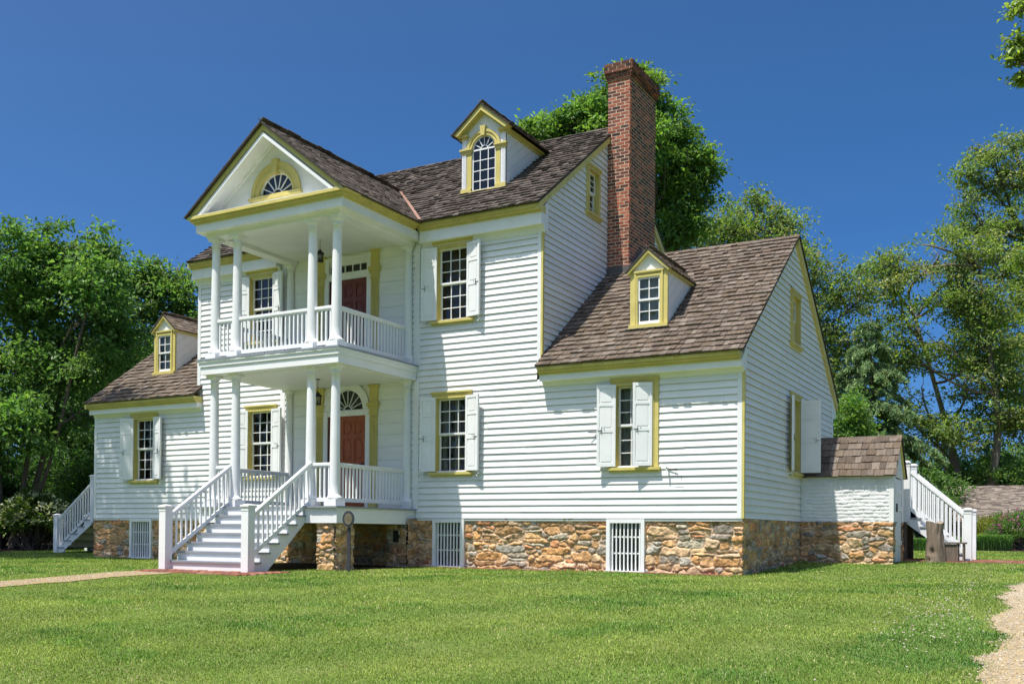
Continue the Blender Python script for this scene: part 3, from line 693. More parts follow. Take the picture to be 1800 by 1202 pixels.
mb.prism(PF, [(PXC-1.85, 6.37), (tx-R, 6.37), (tx-R, pz(tx-R, .25)), (PXC-1.85, pz(PXC-1.85, .25))], 2.42, 2.46)
mb.box(PF, tx-R, tx+R, 2.42, 2.46, 6.37, tz+.02)
mb.build('pediment_wall', 'flush', porch)
mb = MB()                                                # raking soffit and fascia, white
for s in (-1, 1):
    q = lambda x, dz: (PXC+s*x, PAZ-x*sl_-dz)
    mb.prism(PF, [q(0,.20), q(1.86,.20), q(1.86,.145), q(0,.145)], 2.40, 2.80)
    mb.prism(PF, [q(0,.245), q(1.72,.245), q(1.72,.20), q(0,.20)], 2.455, 2.52)
    mb.prism(PF, [q(0,.285), q(1.80,.285), q(1.88,.20), q(0,.20)], 2.78, 2.895)
mb.build('raking_cornice', 'white', porch)
mb = MB()
for s in (-1, 1):
    q = lambda x, dz: (PXC+s*x, PAZ-x*sl_-dz)
    mb.prism(PF, [q(0,.155), q(1.99,.155), q(PHW-.02,.06), q(PHW,.02), q(0,.02)], 2.40, 2.90)
mb.build('raking_moulding', 'yellow', porch)
# half round window in the pediment
mb = MB(); mb.arc(PF, tx, tz+.02, R-.005, R+.20, 2.40, 2.485, n=24); mb.arc(PF, tx, tz+.02, R+.12, R+.205, 2.485, 2.505, n=24); mb.arc(PF, tx, tz+.02, R-.006, R+.035, 2.485, 2.50, n=24)
mb.prism(PF, [(tx-.055,tz+R-.02),(tx+.055,tz+R-.02),(tx+.085,tz+R+.28),(tx-.085,tz+R+.28)], 2.42, 2.545)
mb.box(PF, tx-R-.24, tx+R+.24, 2.42, 2.55, tz-.05, tz+.018)
lw = mb.build('half_round_window', 'yellow', house)
def fan(mb, F, a, c, R, b0, b1, n, r0=.12, bw=.022, fr=.045):
    mb.arc(F, a, c, R-fr, R, b0, b1, n=24); mb.arc(F, a, c, r0, r0+bw, b0, b1, n=14)
    mb.box(F, a-R, a+R, b0-.001, b1+.001, c-.005, c+fr)
    for k in range(1, n):
        t = math.pi*k/n; d = F.u*math.cos(t)+F.w*math.sin(t); o = F(a, (b0+b1)/2, c)
        mb.bar(o+d*(r0+.008), o+d*(R-fr+.01), bw, b1-b0-.003, up=F.n)
mb = MB(); fan(mb, PF, tx, tz+.02, R, 2.40, 2.432, 7); mb.build('sash', 'white', lw)
mb = MB(); mb.face([PF(tx+R*math.cos(math.pi*k/24), 2.41, tz+.02+R*math.sin(math.pi*k/24)) for k in range(25)]); mb.build('glass_pane', 'glass', lw, fix=False)
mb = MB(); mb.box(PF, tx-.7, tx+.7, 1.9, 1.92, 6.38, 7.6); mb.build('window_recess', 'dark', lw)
# porch roof
mb = MB()
LP = math.hypot(PHW, PAZ-PEZ)
for s in (-1, 1):
    S = Vector((-s*PHW, 0, PAZ-PEZ)); P = Vector((PXC+s*PHW, PYF, PEZ)); U = Vector((0, 1, 0))
    def rf(v, s=s):
        z = PEZ+v/LP*(PAZ-PEZ); return [(0, (-.36+(z-6.38)/SM)-PYF+.01)]
    n = U.cross(S.normalized()); n = n if n.z > 0 else -n
    ym = -.36+(PAZ-6.38)/SM
    q = [P, Vector((P.x, -.36, PEZ)), Vector((PXC, ym, PAZ)), Vector((PXC, PYF, PAZ))]
    mb.hexa([x-n*.03 for x in q]+q, (.06,.05,.045))
    shingles(mb, P, U, S, rf, LP, .165, [tuple(c*1.15 for c in k) for k in PALD], th=.018)
ridge_caps(mb, (PXC, PYF, PAZ), (PXC, -.36+(PAZ-6.38)/SM-.1, PAZ), (-PHW,0,PEZ-PAZ), (PHW,0,PEZ-PAZ), PALD, .10)
mb.build('porch_roof', 'shingle', porch)
# stone piers under the porch
for x0, x1, sd in ((1.38, 1.82, 21), (-1.72, -1.28, 25)):
    fieldstone('stone_pier', FR((0,-2.62,0),(1,0,0),(0,-1,0)), x0, x1, -1.25, -.14, sd, parent=porch, size=.9)
    fieldstone('stone_pier', FR((x1,-2.62,0),(0,1,0),(1,0,0)), -.02, .56, -1.25, -.14, sd+1, parent=porch, size=.9)
    fieldstone('stone_pier', FR((x0,-2.06,0),(0,-1,0),(-1,0,0)), -.02, .56, -1.25, -.14, sd+1, parent=porch, res=.03)
    mb = MB(); mb.box(WORLD, x0+.02, x1-.005, -2.6, -2.06, -1.25, -.137); mb.build('pier_core', 'mortar', porch)
for x0, x1, sd in ((1.42, 1.95, 31),):
    fieldstone('stone_pier', FR((0,-.36,0),(1,0,0),(0,-1,0)), x0, x1, -1.2, -.14, sd, parent=porch, holes=[(1.60,1.75,-.52,-.27)])
    fieldstone('stone_pier', FR((x1,-.36,0),(0,1,0),(1,0,0)), -.02, .40, -1.2, -.01, sd+1, parent=porch)
    mb = MB(); mb.box(WORLD, x0+.02, x1-.02, -.20, -.02, -1.2, -.137); mb.build('pier_core', 'dark', porch)

# doors
def panel_door(name, z0, z1, mat, quat):
    m = MB(); b = -.03
    m.box(FRONT, -.545, .545, b-.05, b-.006, z0, z1)
    sx = [-.545,-.435,-.235,-.13,.13,.235,.435,.545]
    H = z1-z0
    rails = [(z0, z0+.2), (z0+.95, z0+1.1), (z1-.52, z1-.42), (z1-.12, z1)]
    stiles = [(-.545,-.435),(-.20,-.12),(.12,.20),(.435,.545)]
    for a, c in stiles: m.box(FRONT, a, c, b-.006, b+.012, z0, z1)
    for (s0, s1) in zip(stiles[:-1], stiles[1:]):
        a, c = s0[1], s1[0]
        for r0, r1 in rails: m.box(FRONT, a, c, b-.006, b+.0118, r0, r1)
        for q0, q1 in zip(rails[:-1], rails[1:]):
            lo, hi = q0[1], q1[0]; i = .028; A, C, L, Hh = a+i, c-i, lo+i, hi-i; k = .05 if Hh-L < .5 else .065; k = min(k, (C-A)/3)
            poly = [(A+k,L),(C-k,L),(C-k,L+k*.6),(C-k*.6,L+k),(C,L+k),(C,Hh-k),(C-k*.6,Hh-k),(C-k,Hh-k*.6),(C-k,Hh),(A+k,Hh),(A+k,Hh-k*.6),(A+k*.6,Hh-k),(A,Hh-k),(A,L+k),(A+k*.6,L+k),(A+k,L+k*.6)]
            cx, cz = (A+C)/2, (L+Hh)/2
            for p, q in zip(poly, poly[1:]+poly[:1]): m.face([FRONT(*p[:1], b-.004, p[1]), FRONT(q[0], b-.004, q[1]), FRONT(cx+(q[0]-cx)*.86, b+.009, cz+(q[1]-cz)*.92), FRONT(cx+(p[0]-cx)*.86, b+.009, cz+(p[1]-cz)*.92)])
            m.face([FRONT(cx+(p[0]-cx)*.86, b+.009, cz+(p[1]-cz)*.92) for p in poly])
    d = m.build('door', mat, house)
    k = MB(); k.tube([FRONT(.47,-.02,z0+1.0),FRONT(.47,.05,z0+1.0)], .012); k.lathe(.47, -.05-.0, [(0,z0+.97),(.03,z0+.98),(.034,z0+1.0),(.03,z0+1.02),(0,z0+1.03)], 12); k.build('door_knob', 'iron', d)
    return d
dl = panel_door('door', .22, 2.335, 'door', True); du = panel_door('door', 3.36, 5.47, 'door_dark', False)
m = MB()                                                 # lower door frame with fanlight
m.box(FRONT, -.67, -.55, -.06, .05, .2, 2.47); m.box(FRONT, .55, .67, -.06, .05, .2, 2.47); m.box(FRONT, -.55, .55, -.06, .035, 2.335, 2.46)
m.arc(FRONT, 0, 2.46, .475, .66, -.06, .05, n=26); m.arc(FRONT, 0, 2.46, .60, .665, .05, .068, n=26)
m.prism(FRONT, [(-.055,2.46+.47),(.055,2.46+.47),(.085,2.46+.545),(-.085,2.46+.545)], .0, .085)
for k in range(13):
    for q in (-1, 1):
        t0, t1 = math.pi/2*k/13, math.pi/2*(k+1)/13
        m.prism(FRONT, [(q*.60*math.cos(t0), 2.46+.60*math.sin(t0)), (q*.60*math.cos(t1), 2.46+.60*math.sin(t1)), (q*.60*math.cos(t1), 3.1), (q*.60*math.cos(t0), 3.1)], -.04, .011)
m.build('door_frame', 'white', dl)
m = MB(); fan(m, FRONT, 0, 2.46, .48, -.03, -.006, 8, r0=.10, bw=.014, fr=.02); m.build('fanlight', 'white', dl)
m = MB(); m.face([FRONT(.48*math.cos(math.pi*k/24), -.025, 2.46+.48*math.sin(math.pi*k/24)) for k in range(25)]); m.build('glass_pane', 'glass', dl, fix=False)
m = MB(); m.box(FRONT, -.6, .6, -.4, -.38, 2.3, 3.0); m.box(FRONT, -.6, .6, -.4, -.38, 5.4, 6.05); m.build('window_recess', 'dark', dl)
m = MB(); m.box(FRONT, -.67, -.55, -.06, .05, 3.345, 6.0); m.box(FRONT, .55, .67, -.06, .05, 3.345, 6.0); m.box(FRONT, -.55, .55, -.06, .035, 5.47, 5.63); m.box(FRONT, -.55, .55, -.06, .04, 5.92, 6.0)
for k in range(6): x = -.55+1.1*k/5; m.box(FRONT, max(x-.012,-.55), min(x+.012,.55), -.03, .0, 5.63, 5.92)
m.build('door_frame', 'white', du)
m = MB(); m.face([FRONT(-.55,-.02,5.63),FRONT(.55,-.02,5.63),FRONT(.55,-.02,5.92),FRONT(-.55,-.02,5.92)]); m.build('glass_pane', 'glass', du, fix=False)
# fluted ochre pilasters beside the doors
for z0, z1, cap, dr in ((.2, 3.0, 2.34, dl), (3.345, 6.07, 5.40, du)):
    for s in (-1, 1):
        m = MB(); a0, a1 = (.665, .885) if s > 0 else (-.885, -.665)
        m.box(FRONT, a0+.01, a1-.01, -.02, .05, z0, z1)
        for k in range(5): x = a0+.035+(a1-a0-.07)*k/4; m.box(FRONT, x-.011, x+.011, .05, .066, z0+.2, cap-.03)
        m.box(FRONT, a0-.005, a1+.005, -.02, .075, z0, z0+.18)
        for o, c0, c1 in ((.006,cap,cap+.05),(.022,cap+.12,cap+.18),(.045,cap+.18,cap+.26)): m.box(FRONT, a0-o, a1+o, -.02, .06+o, c0, c1)
        m.box(FRONT, a0, a1, -.02, .062, cap+.05, cap+.12); m.box(FRONT, a0+.002, a1-.002, -.02, .06, cap+.26, z1)
        m.box(FRONT, a0-.03, a1+.03, -.02, .09, z1-.05, z1-.003)
        m.build('pilaster', 'yellow', dr)

# ------------------------------------------------------------------ stairs
def newel(x, y, z0, z1, wd=.16):
    m = MB(); h = wd/2
    m.box(WORLD, x-h, x+h, y-h, y+h, z0, z1-.055); m.box(WORLD, x-h-.006, x+h+.006, y-h-.006, y+h+.006, z1-.13, z1-.10)
    m.box(WORLD, x-h-.022, x+h+.022, y-h-.022, y+h+.022, z1-.055, z1-.025)
    p = [WORLD(x+a*(h+.018), y+b*(h+.018), z1-.025) for a, b in ((-1,-1),(1,-1),(1,1),(-1,1))]+[WORLD(x+a*.02, y+b*.02, z1) for a, b in ((-1,-1),(1,-1),(1,1),(-1,1))]
    m.hexa(p); return m
def slope_rail(m, p, q, hr, n, wd=.075, skip0=.0, base=.10):
    """p,q floor-line points (3d); top rail hr above, bottom rail base above"""
    p, q = Vector(p), Vector(q); Z = Vector((0,0,1))
    m.bar(p+Z*hr, q+Z*hr, wd, .05); m.bar(p+Z*(hr-.04), q+Z*(hr-.04), .045, .035); m.bar(p+Z*(hr+.03), q+Z*(hr+.03), wd*.7, .02)
    m.bar(p+Z*base, q+Z*base, .045, .075)
    for i in range(n):
        c = p+(q-p)*((i+.5)/n); d = Vector(((q-p).x,(q-p).y,0)).normalized(); x = d*.016; y = d.cross(Z)*.016
        b, t = c+Z*(base+.02), c+Z*(hr-.05)
        m.hexa([b-x-y,b+x-y,b+x+y,b-x+y,t-x-y,t+x-y,t+x+y,t-x+y])
gy = -1.075
SXL, SXR = -1.10, 1.12
m = MB(); nst = 7; rise = (DZ1-gy)/nst; run = .25; t = MB()
for k in range(1, nst):
    z = DZ1-k*rise; y1 = -2.72-(k-1)*run; y0 = y1-run
    m.box(WORLD, SXL+.02, SXR-.02, y0+.03, y0+.05, z-rise+.0, z-.034)      # riser below this tread front
    t.box(WORLD, SXL-.03, SXR+.03, y0+.0, y1+.022, z-.034, z)
poly = [(-2.70, -.135), (-2.70, DZ1-rise-.035)]
for k in range(1, nst):
    z = DZ1-k*rise-.0345; y0 = -2.72-k*run; poly += [(y0+.028, z), (y0+.028, z-rise)]
poly = poly[:-1]+[(poly[-2][0], gy-.03), (-3.80, gy-.03)]
for x in (SXL, SXR-.035): m.prism(FR((0,0,0),(0,1,0),(1,0,0)), poly, x, x+.035)
m.box(WORLD, SXL+.02, SXR-.02, -2.735, -2.715, DZ1-rise, DZ1-.034)
st = m.build('front_stairs', 'white', house); t.build('stair_tread', 'deck', st)
yb_ = -2.72-(nst-1)*run
for x in (SXL+.02, SXR-.02):
    nw = newel(x, -4.26, gy-.1, .20, .175); nw.build('newel_post', 'white', st)
    m = MB(); slope_rail(m, (x, -2.53, DZ1+.03), (x, -4.18, gy+.22), .83, 13, base=.08); m.build('stair_railing', 'white', st)

# side stairs: platform, steps going outward, rails both sides
def side_stairs(xw, s, y0, y1, zt, plat, nst, run, gb, name='side_stairs'):
    """xw wall x, s=+1 towards +x; y0 near rail, y1 far rail"""
    X = lambda d: xw+s*d
    m = MB(); t = MB(); rise = (zt-gb)/nst
    def bx(mm, d0, d1, ya, yb, za, zb): a, b = sorted((X(d0), X(d1))); mm.box(WORLD, a, b, ya, yb, za, zb)
    bx(m, 0, plat, y0+.02, y1-.02, zt-.22, zt-.035); bx(t, 0, plat+.02, y0-.02, y1+.02, zt-.034, zt)
    for k in range(1, nst):
        z = zt-k*rise; d0 = plat+(k-1)*run
        bx(t, d0-.02, d0+run+.02, y0-.02, y1+.02, z-.034, z); bx(m, d0-.02, d0, y0+.04, y1-.04, z, z+rise-.034)
        for ya in (y0, y1-.035): bx(m, d0-.02, d0+run, ya, ya+.035, z-.034-rise*.55, z-.0345)
    for ya in (y0, y1-.035):
        m.bar((X(plat-.02), ya+.0175, zt-.26), (X(plat+(nst-1)*run), ya+.0175, gb+.02), .034, .17)
    o = m.build(name, 'white', house); t.build('stair_tread', 'deck', o)
    end = plat+(nst-1)*run-.02
    for y in (y0+.03, y1-.03):
        newel(X(end+.06), y, gb-.1, gb+1.20, .16).build('newel_post', 'white', o)
        newel(X(plat-.06), y, zt-.3, zt+1.10, .14).build('newel_post', 'white', o)
        r = MB(); slope_rail(r, (X(plat+.0), y, zt-.05), (X(end), y, gb+.12), .90, 13, base=.07)
        rail_run(r, (X(.02), y), (X(plat-.13), y), zt, .93); r.build('stair_railing', 'white', o)
    for d in (plat-.12, .2):
        for y in (y0+.1, y1-.1): p = MB(); bx(p, d-.06, d+.06, y-.06, y+.06, gb-.1, zt-.22); p.build('platform_post', 'timber', o)
    return o
side_stairs(XR, 1, 6.15, 7.35, .32, 2.05, 6, .235, -.86)
side_stairs(XL, -1, 1.45, 2.60, .20, 2.00, 6, .30, -1.04)

# ------------------------------------------------------------------ chimney
def brick_wall(mb, F, a0, a1, c0, c1, ch=.077, bl=.215, gp=.020, dp=.007, dark=0.0, t0=0):
    P = [(.32,.088,.05),(.27,.072,.045),(.36,.115,.066),(.21,.068,.05),(.38,.13,.08),(.16,.062,.055),(.30,.10,.062)]
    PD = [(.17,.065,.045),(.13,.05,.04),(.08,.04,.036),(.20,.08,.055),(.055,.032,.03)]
    k = 0; z = c0
    while z < c1-.01:
        x = a0-(bl/2 if (k+t0) % 2 else 0)
        while x < a1-.005:
            a, b = max(x, a0), min(x+bl-gp, a1); x += bl
            if b-a < .02: continue
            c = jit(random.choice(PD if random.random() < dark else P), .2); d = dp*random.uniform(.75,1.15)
            mb.box(F, a, b, -.02, d, z, min(z+ch-gp, c1)+random.uniform(-.0015,.0015), c)
        z += ch; k += 1
CX0, CX1, CY0, CY1, CZ1 = 5.02, 5.575, 3.22, 4.80, 10.24
mb = MB()
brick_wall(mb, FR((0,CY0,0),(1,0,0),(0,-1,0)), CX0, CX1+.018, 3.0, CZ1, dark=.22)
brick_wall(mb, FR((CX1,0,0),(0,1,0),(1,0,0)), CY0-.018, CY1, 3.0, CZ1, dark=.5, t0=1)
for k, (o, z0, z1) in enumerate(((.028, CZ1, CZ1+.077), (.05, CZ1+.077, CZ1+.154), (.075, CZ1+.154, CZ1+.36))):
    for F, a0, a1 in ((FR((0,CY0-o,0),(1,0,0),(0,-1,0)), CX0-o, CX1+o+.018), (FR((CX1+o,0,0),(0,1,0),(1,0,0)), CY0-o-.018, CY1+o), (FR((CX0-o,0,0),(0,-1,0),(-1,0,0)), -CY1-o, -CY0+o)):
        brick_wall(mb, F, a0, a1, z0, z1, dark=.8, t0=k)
ch = mb.build('chimney', 'brick', house)
mb = MB(); mb.box(WORLD, CX0, CX1+.004, CY0-.004, CY1, 3.0, CZ1); mb.box(WORLD, CX0-.02, CX1+.02, CY0-.02, CY1+.02, CZ1, CZ1+.345); mb.box(WORLD, CX0-.07, CX1+.07, CY0-.07, CY1+.07, CZ1+.16, CZ1+.35); mb.build('mortar_joint', 'mortar', ch)
mb = MB()
wz = lambda y: 3.065+(y+.335)*(6.23-3.065)/(3.885+.335)
mb.prism(FR((0,0,0),(1,0,0),(0,-1,0)), [(CX0-.0,5.4),(CX1+.05,5.4),(CX1+.05,wz(CY0)+.14),(CX0-.0,wz(CY0)+.14)], -CY0+.01, -CY0+.05)
mb.bar((CX1+.03, CY0-.03, wz(CY0-.03)+.08), (CX1+.03, 3.9, wz(3.9)+.08), .03, .16); mb.build('chimney_flashing', 'lead', ch)

# ------------------------------------------------------------------ dormers
def dormer_roof(x0, xc, x1, yf, ze, zp, rooff, par, pal, ex=.13):
    """rooff(z)->y where the main slope reaches z"""
    mb = MB(); hw = x1-xc
    for s in (-1, 1):
        P = Vector((xc+s*hw, yf, ze)); S = Vector((-s*hw, 0, zp-ze)); L = S.length; U = Vector((0,1,0))
        n = U.cross(S.normalized()); n = n if n.z > 0 else -n
        q = [P, Vector((P.x, rooff(ze)+.05, ze)), Vector((xc, rooff(zp)+.05, zp)), Vector((xc, yf, zp))]
        mb.hexa([k-n*.025 for k in q]+q, (.06,.05,.045))
        shingles(mb, P, U, S, lambda v: [(0, rooff(ze+v/L*(zp-ze))-yf+.03)], L, ex, pal, th=.014, over=.02)
    ridge_caps(mb, (xc, yf, zp), (xc, rooff(zp)-.05, zp), (-hw,0,ze-zp), (hw,0,ze-zp), pal, .08)
    return mb.build('dormer_roof', 'shingle', par)
def board_mat(slope):
    m = pmat('diagonal_boards', (.80,.80,.78), rough=.5, var=.06, vscale=2, dirt=(.55,.53,.46), dscale=1.5, damt=.25); t = m.node_tree
    tc = nd(t, 'ShaderNodeTexCoord'); dt = nd(t, 'ShaderNodeVectorMath', operation='DOT_PRODUCT'); dt.inputs[1].default_value = (0, -slope, 1)
    t.links.new(tc.outputs['Object'], dt.inputs[0]); mu = nd(t, 'ShaderNodeMath', operation='MULTIPLY'); mu.inputs[1].default_value = 4.2; t.links.new(dt.outputs['Value'], mu.inputs[0])
    fr = nd(t, 'ShaderNodeMath', operation='FRACT'); t.links.new(mu.outputs[0], fr.inputs[0]); gt = nd(t, 'ShaderNodeMath', operation='GREATER_THAN'); gt.inputs[1].default_value = .06; t.links.new(fr.outputs[0], gt.inputs[0])
    bp = nd(t, 'ShaderNodeBump'); bp.inputs['Distance'].default_value = .012; t.links.new(gt.outputs[0], bp.inputs['Height']); t.links.new(bp.outputs[0], t.nodes['Principled BSDF'].inputs['Normal']); return m
MT['boards'] = board_mat(.75)
def cheeks(x0, x1, yf, zb, ze, rooff, par, t=.03):
    for x in (x1-t, x0):
        mb = MB(); mb.prism(FR((0,0,0),(0,1,0),(1,0,0)), [(yf+.005, zb-.05), (rooff(ze)+.1, ze), (yf+.005, ze)], x, x+t); mb.build('dormer_cheek', 'boards', par)
def small_dormer(xc, w, yf, zb, ze, zp, rooff):
    x0, x1 = xc-w/2, xc+w/2; F = FR((0,yf,0),(1,0,0),(0,-1,0)); m = MB()
    ho = .06; sl = (zp-ze)/(w/2+.07)
    gx0, gx1, gz0, gz1 = xc-.235, xc+.235, zb+.07, ze-.14     # glass opening
    m.box(F, x0, gx0, -.03, .0, zb-.06, ze); m.box(F, gx1, x1, -.03, .0, zb-.06, ze); m.box(F, gx0, gx1, -.03, 0, gz1, ze); m.box(F, gx0, gx1, -.03, 0, zb-.06, gz0)
    m.prism(F, [(x0, ze), (x1, ze), (xc, ze+(w/2)*sl-.02)], -.03, -.001)
    d = m.build('dormer', 'white', house)
    cheeks(x0, x1, yf, zb, ze, rooff, d)
    m = MB(); cw = gx0-x0
    for a, b in ((x0-.004, gx0), (gx1, x1+.004)): m.box(F, a, b, -.02, .025, zb-.03, ze-.02)
    m.box(F, gx0-.07, gx0-.035, .025, .05, zb+.03, ze-.05); m.box(F, gx1+.035, gx1+.07, .025, .05, zb+.03, ze-.05); m.box(F, gx0-.035, gx0, .025, .038, zb+.03, gz1+.035); m.box(F, gx1, gx1+.035, .025, .038, zb+.03, gz1+.035)
    m.box(F, gx0, gx1, -.02, .038, gz1, gz1+.035); m.box(F, gx0, gx1, -.02, .025, gz1+.035, ze-.02); m.box(F, gx0-.085, gx1+.085, .0255, .058, ze-.05, ze-.012); m.box(F, gx0-.035, gx1+.035, .0255, .05, gz1+.07, ze-.05)
    m.box(F, x0-.02, x1+.02, -.02, .075, zb-.045, zb+.03); m.box(F, x0-.004, x1+.004, -.02, .04, zb-.08, zb-.045)
    m.build('dormer_casing', 'yellow', d)
    m = MB()
    for s in (-1, 1):
        q = lambda x, dz: (xc+s*x, zp-x*sl-dz)
        m.prism(F, [q(0,.10), q(w/2+.04,.10), q(w/2+.07,.015), q(0,.015)], -.02, .085)
        m.prism(FR((0,0,0),(0,1,0),(1,0,0)), [(yf-.06, ze-.085), (rooff(ze-.085)+.05, ze-.085), (rooff(ze-.0)+.05, ze-.015), (yf-.06, ze-.015)], xc+s*(w/2)-.002 if s > 0 else xc-w/2-.05, xc+w/2+.05 if s > 0 else xc-w/2+.002)
    m.build('dormer_moulding', 'yellow', d)
    dormer_roof(0, xc, xc+w/2+.075, yf-.10, ze-.012, zp, rooff, d, PAL, .14)
    s = MB(); zm = (gz0+gz1)/2
    for z0, z1, bb in ((zm-.012, gz1, .012), (gz0, zm+.012, -.008)):
        s.box(F, gx0, gx0+.035, bb-.03, bb, z0, z1); s.box(F, gx1-.035, gx1, bb-.03, bb, z0, z1); s.box(F, gx0+.035, gx1-.035, bb-.03, bb, z0, z0+.038); s.box(F, gx0+.035, gx1-.035, bb-.03, bb, z1-.035, z1)
        s.box(F, xc-.009, xc+.009, bb-.024, bb-.004, z0+.038, z1-.035); zz = (z0+z1)/2; s.box(F, gx0+.035, gx1-.035, bb-.0235, bb-.0045, zz-.009, zz+.009)
    s.build('sash', 'white', d)
    p = MB(); p.face([F(gx0,-.02,gz0),F(gx1,-.02,gz0),F(gx1,-.02,gz1),F(gx0,-.02,gz1)]); p.build('glass_pane', 'glass', d, fix=False)
    p = MB(); p.box(F, gx0-.05, gx1+.05, -.16, -.15, gz0-.05, gz1+.05); p.build('pane_backing', 'curtain', d)
WS = (6.23-3.065)/(3.885+.335)
wing_y = lambda z: -.335+(z-3.065)/WS
main_y = lambda z: -.36+(z-6.38)/SM
small_dormer(7.065, .79, .70, 3.87, 5.00, 5.43, wing_y)
small_dormer(-6.85, .79, .78, 3.92, 5.07, 5.50, wing_y)
# the large arched dormer
xc, w, yf, zb, ze, zp = 3.05, 1.12, .90, 7.28, 8.60, 9.20
x0, x1 = xc-w/2, xc+w/2; F = FR((0,yf,0),(1,0,0),(0,-1,0)); gx0, gx1, gz0, za, R = xc-.31, xc+.31, 7.31, 8.22, .31
m = MB()
m.box(F, x0, gx0, -.03, 0, zb-.12, ze); m.box(F, gx1, x1, -.03, 0, zb-.12, ze); m.box(F, gx0, gx1, -.03, 0, zb-.12, gz0)
N = 16
for k in range(N):
    t0, t1 = math.pi*k/N, math.pi*(k+1)/N
    m.prism(F, [(xc+R*math.cos(t1), za+R*math.sin(t1)), (xc+R*math.cos(t0), za+R*math.sin(t0)), (xc+R*math.cos(t0), ze), (xc+R*math.cos(t1), ze)], -.03, 0)
m.prism(F, [(x0, ze), (x1, ze), (xc, zp-.07)], -.03, -.001)
for s in (-1, 1):                                          # fluted white side pilasters
    a0 = x1-.115 if s > 0 else x0
    m.box(F, a0, a0+.115, 0, .03, zb+.1, ze-.03)
    for k in range(3): m.box(F, a0+.018+k*.033, a0+.036+k*.033, .03, .042, zb+.12, 8.20)
d = m.build('dormer', 'white', house)
cheeks(x0, x1, yf, zb-.05, ze+.02, main_y, d)
m = MB()
for a, b in ((gx0-.12, gx0), (gx1, gx1+.12)):
    m.box(F, a, b, -.02, .03, zb-.06, za-.0)
m.arc(F, xc, za, R, R+.125, -.02, .03, n=24); m.arc(F, xc, za, R+.07, R+.128, .03, .05, n=24); m.arc(F, xc, za, R, R+.025, .03, .042, n=24)
m.prism(F, [(xc-.045,za+R-.02),(xc+.045,za+R-.02),(xc+.07,za+R+.20),(xc-.07,za+R+.20)], .0, .085)
for s in (-1, 1):
    a, b = (gx1+.0, x1+.02) if s > 0 else (x0-.02, gx0)
    m.box(F, a-.01, b+.01, -.02, .06, za-.02, za+.02); m.box(F, a-.025, b+.025, -.02, .08, za+.02, za+.06); m.box(F, a, b, -.02, .05, za-.06, za-.02)
    m.box(F, a, b, -.02, .055, zb-.10, zb+.10)
    a, b = (x1-.17, x1+.09) if s > 0 else (x0-.09, x0+.17)
    m.box(F, a+.03, b-.03, -.02, .05, ze-.10, ze-.05); m.box(F, a, b, -.02, .09, ze-.05, ze-.0)
    q = lambda x, dz: (xc+s*x, zp-x*(zp-ze)/(w/2+.19)-dz)
    m.prism(F, [q(0,.16), q(w/2+.05,.16), q(w/2+.17,.015), q(0,.015)], -.02, .17); m.prism(F, [q(0,.20), q(w/2-.05,.20), q(w/2-.0,.16), q(0,.16)], -.02, .06)
    E = FR((0,0,0),(0,1,0),(1,0,0))
    for o, c0, c1 in ((.035, ze-.11, ze-.07), (.08, ze-.07, ze-.012)):
        a, b = (x1-.002, x1+o) if s > 0 else (x0-o, x0+.002)
        m.prism(E, [(yf-.05, c0), (main_y(c0)+.06, c0), (main_y(c1)+.06, c1), (yf-.05, c1)], a, b)
m.box(F, gx0, gx1, -.02, .06, zb-.10, gz0)
m.build('dormer_casing', 'yellow', d)
dormer_roof(0, xc, xc+w/2+.19, yf-.20, ze-.01, zp, main_y, d, PALD, .14)
s = MB(); fr = .035; b0, b1 = -.024, -.002
s.box(F, gx0, gx0+fr, b0, b1, gz0, za); s.box(F, gx1-fr, gx1, b0, b1, gz0, za); s.box(F, gx0+fr, gx1-fr, b0, b1, gz0, gz0+fr)
for k in (1, 2): xx = gx0+.62*k/3; s.box(F, xx-.009, xx+.009, b0+.003, b1-.003, gz0+fr, za)
for k in range(1, 4): zz = gz0+(za-gz0)*k/4; s.box(F, gx0+fr, gx1-fr, b0+.004, b1-.004, zz-.009, zz+.009)
fan(s, F, xc, za, R, b0+.001, b1-.001, 6, r0=.085, bw=.018, fr=.03)
s.build('sash', 'white', d)
p = MB(); p.face([F(gx0,-.014,gz0),F(gx1,-.014,gz0)]+[F(xc+R*math.cos(math.pi*k/20),-.014,za+R*math.sin(math.pi*k/20)) for k in range(21)]); p.build('glass_pane', 'glass', d, fix=False)
p = MB(); p.box(F, gx0-.1, gx1+.1, -.25, -.24, gz0-.1, 8.62); p.build('window_recess', 'dark', d)
m = MB()
for k in range(7): a = 6.60+k*.13; m.box(FR((0,0,0),(1,0,0),(0,-1,0)), a, a+.15, -.66, -.56, 3.80, 3.815)
m.build('dormer_flashing', 'lead', house)

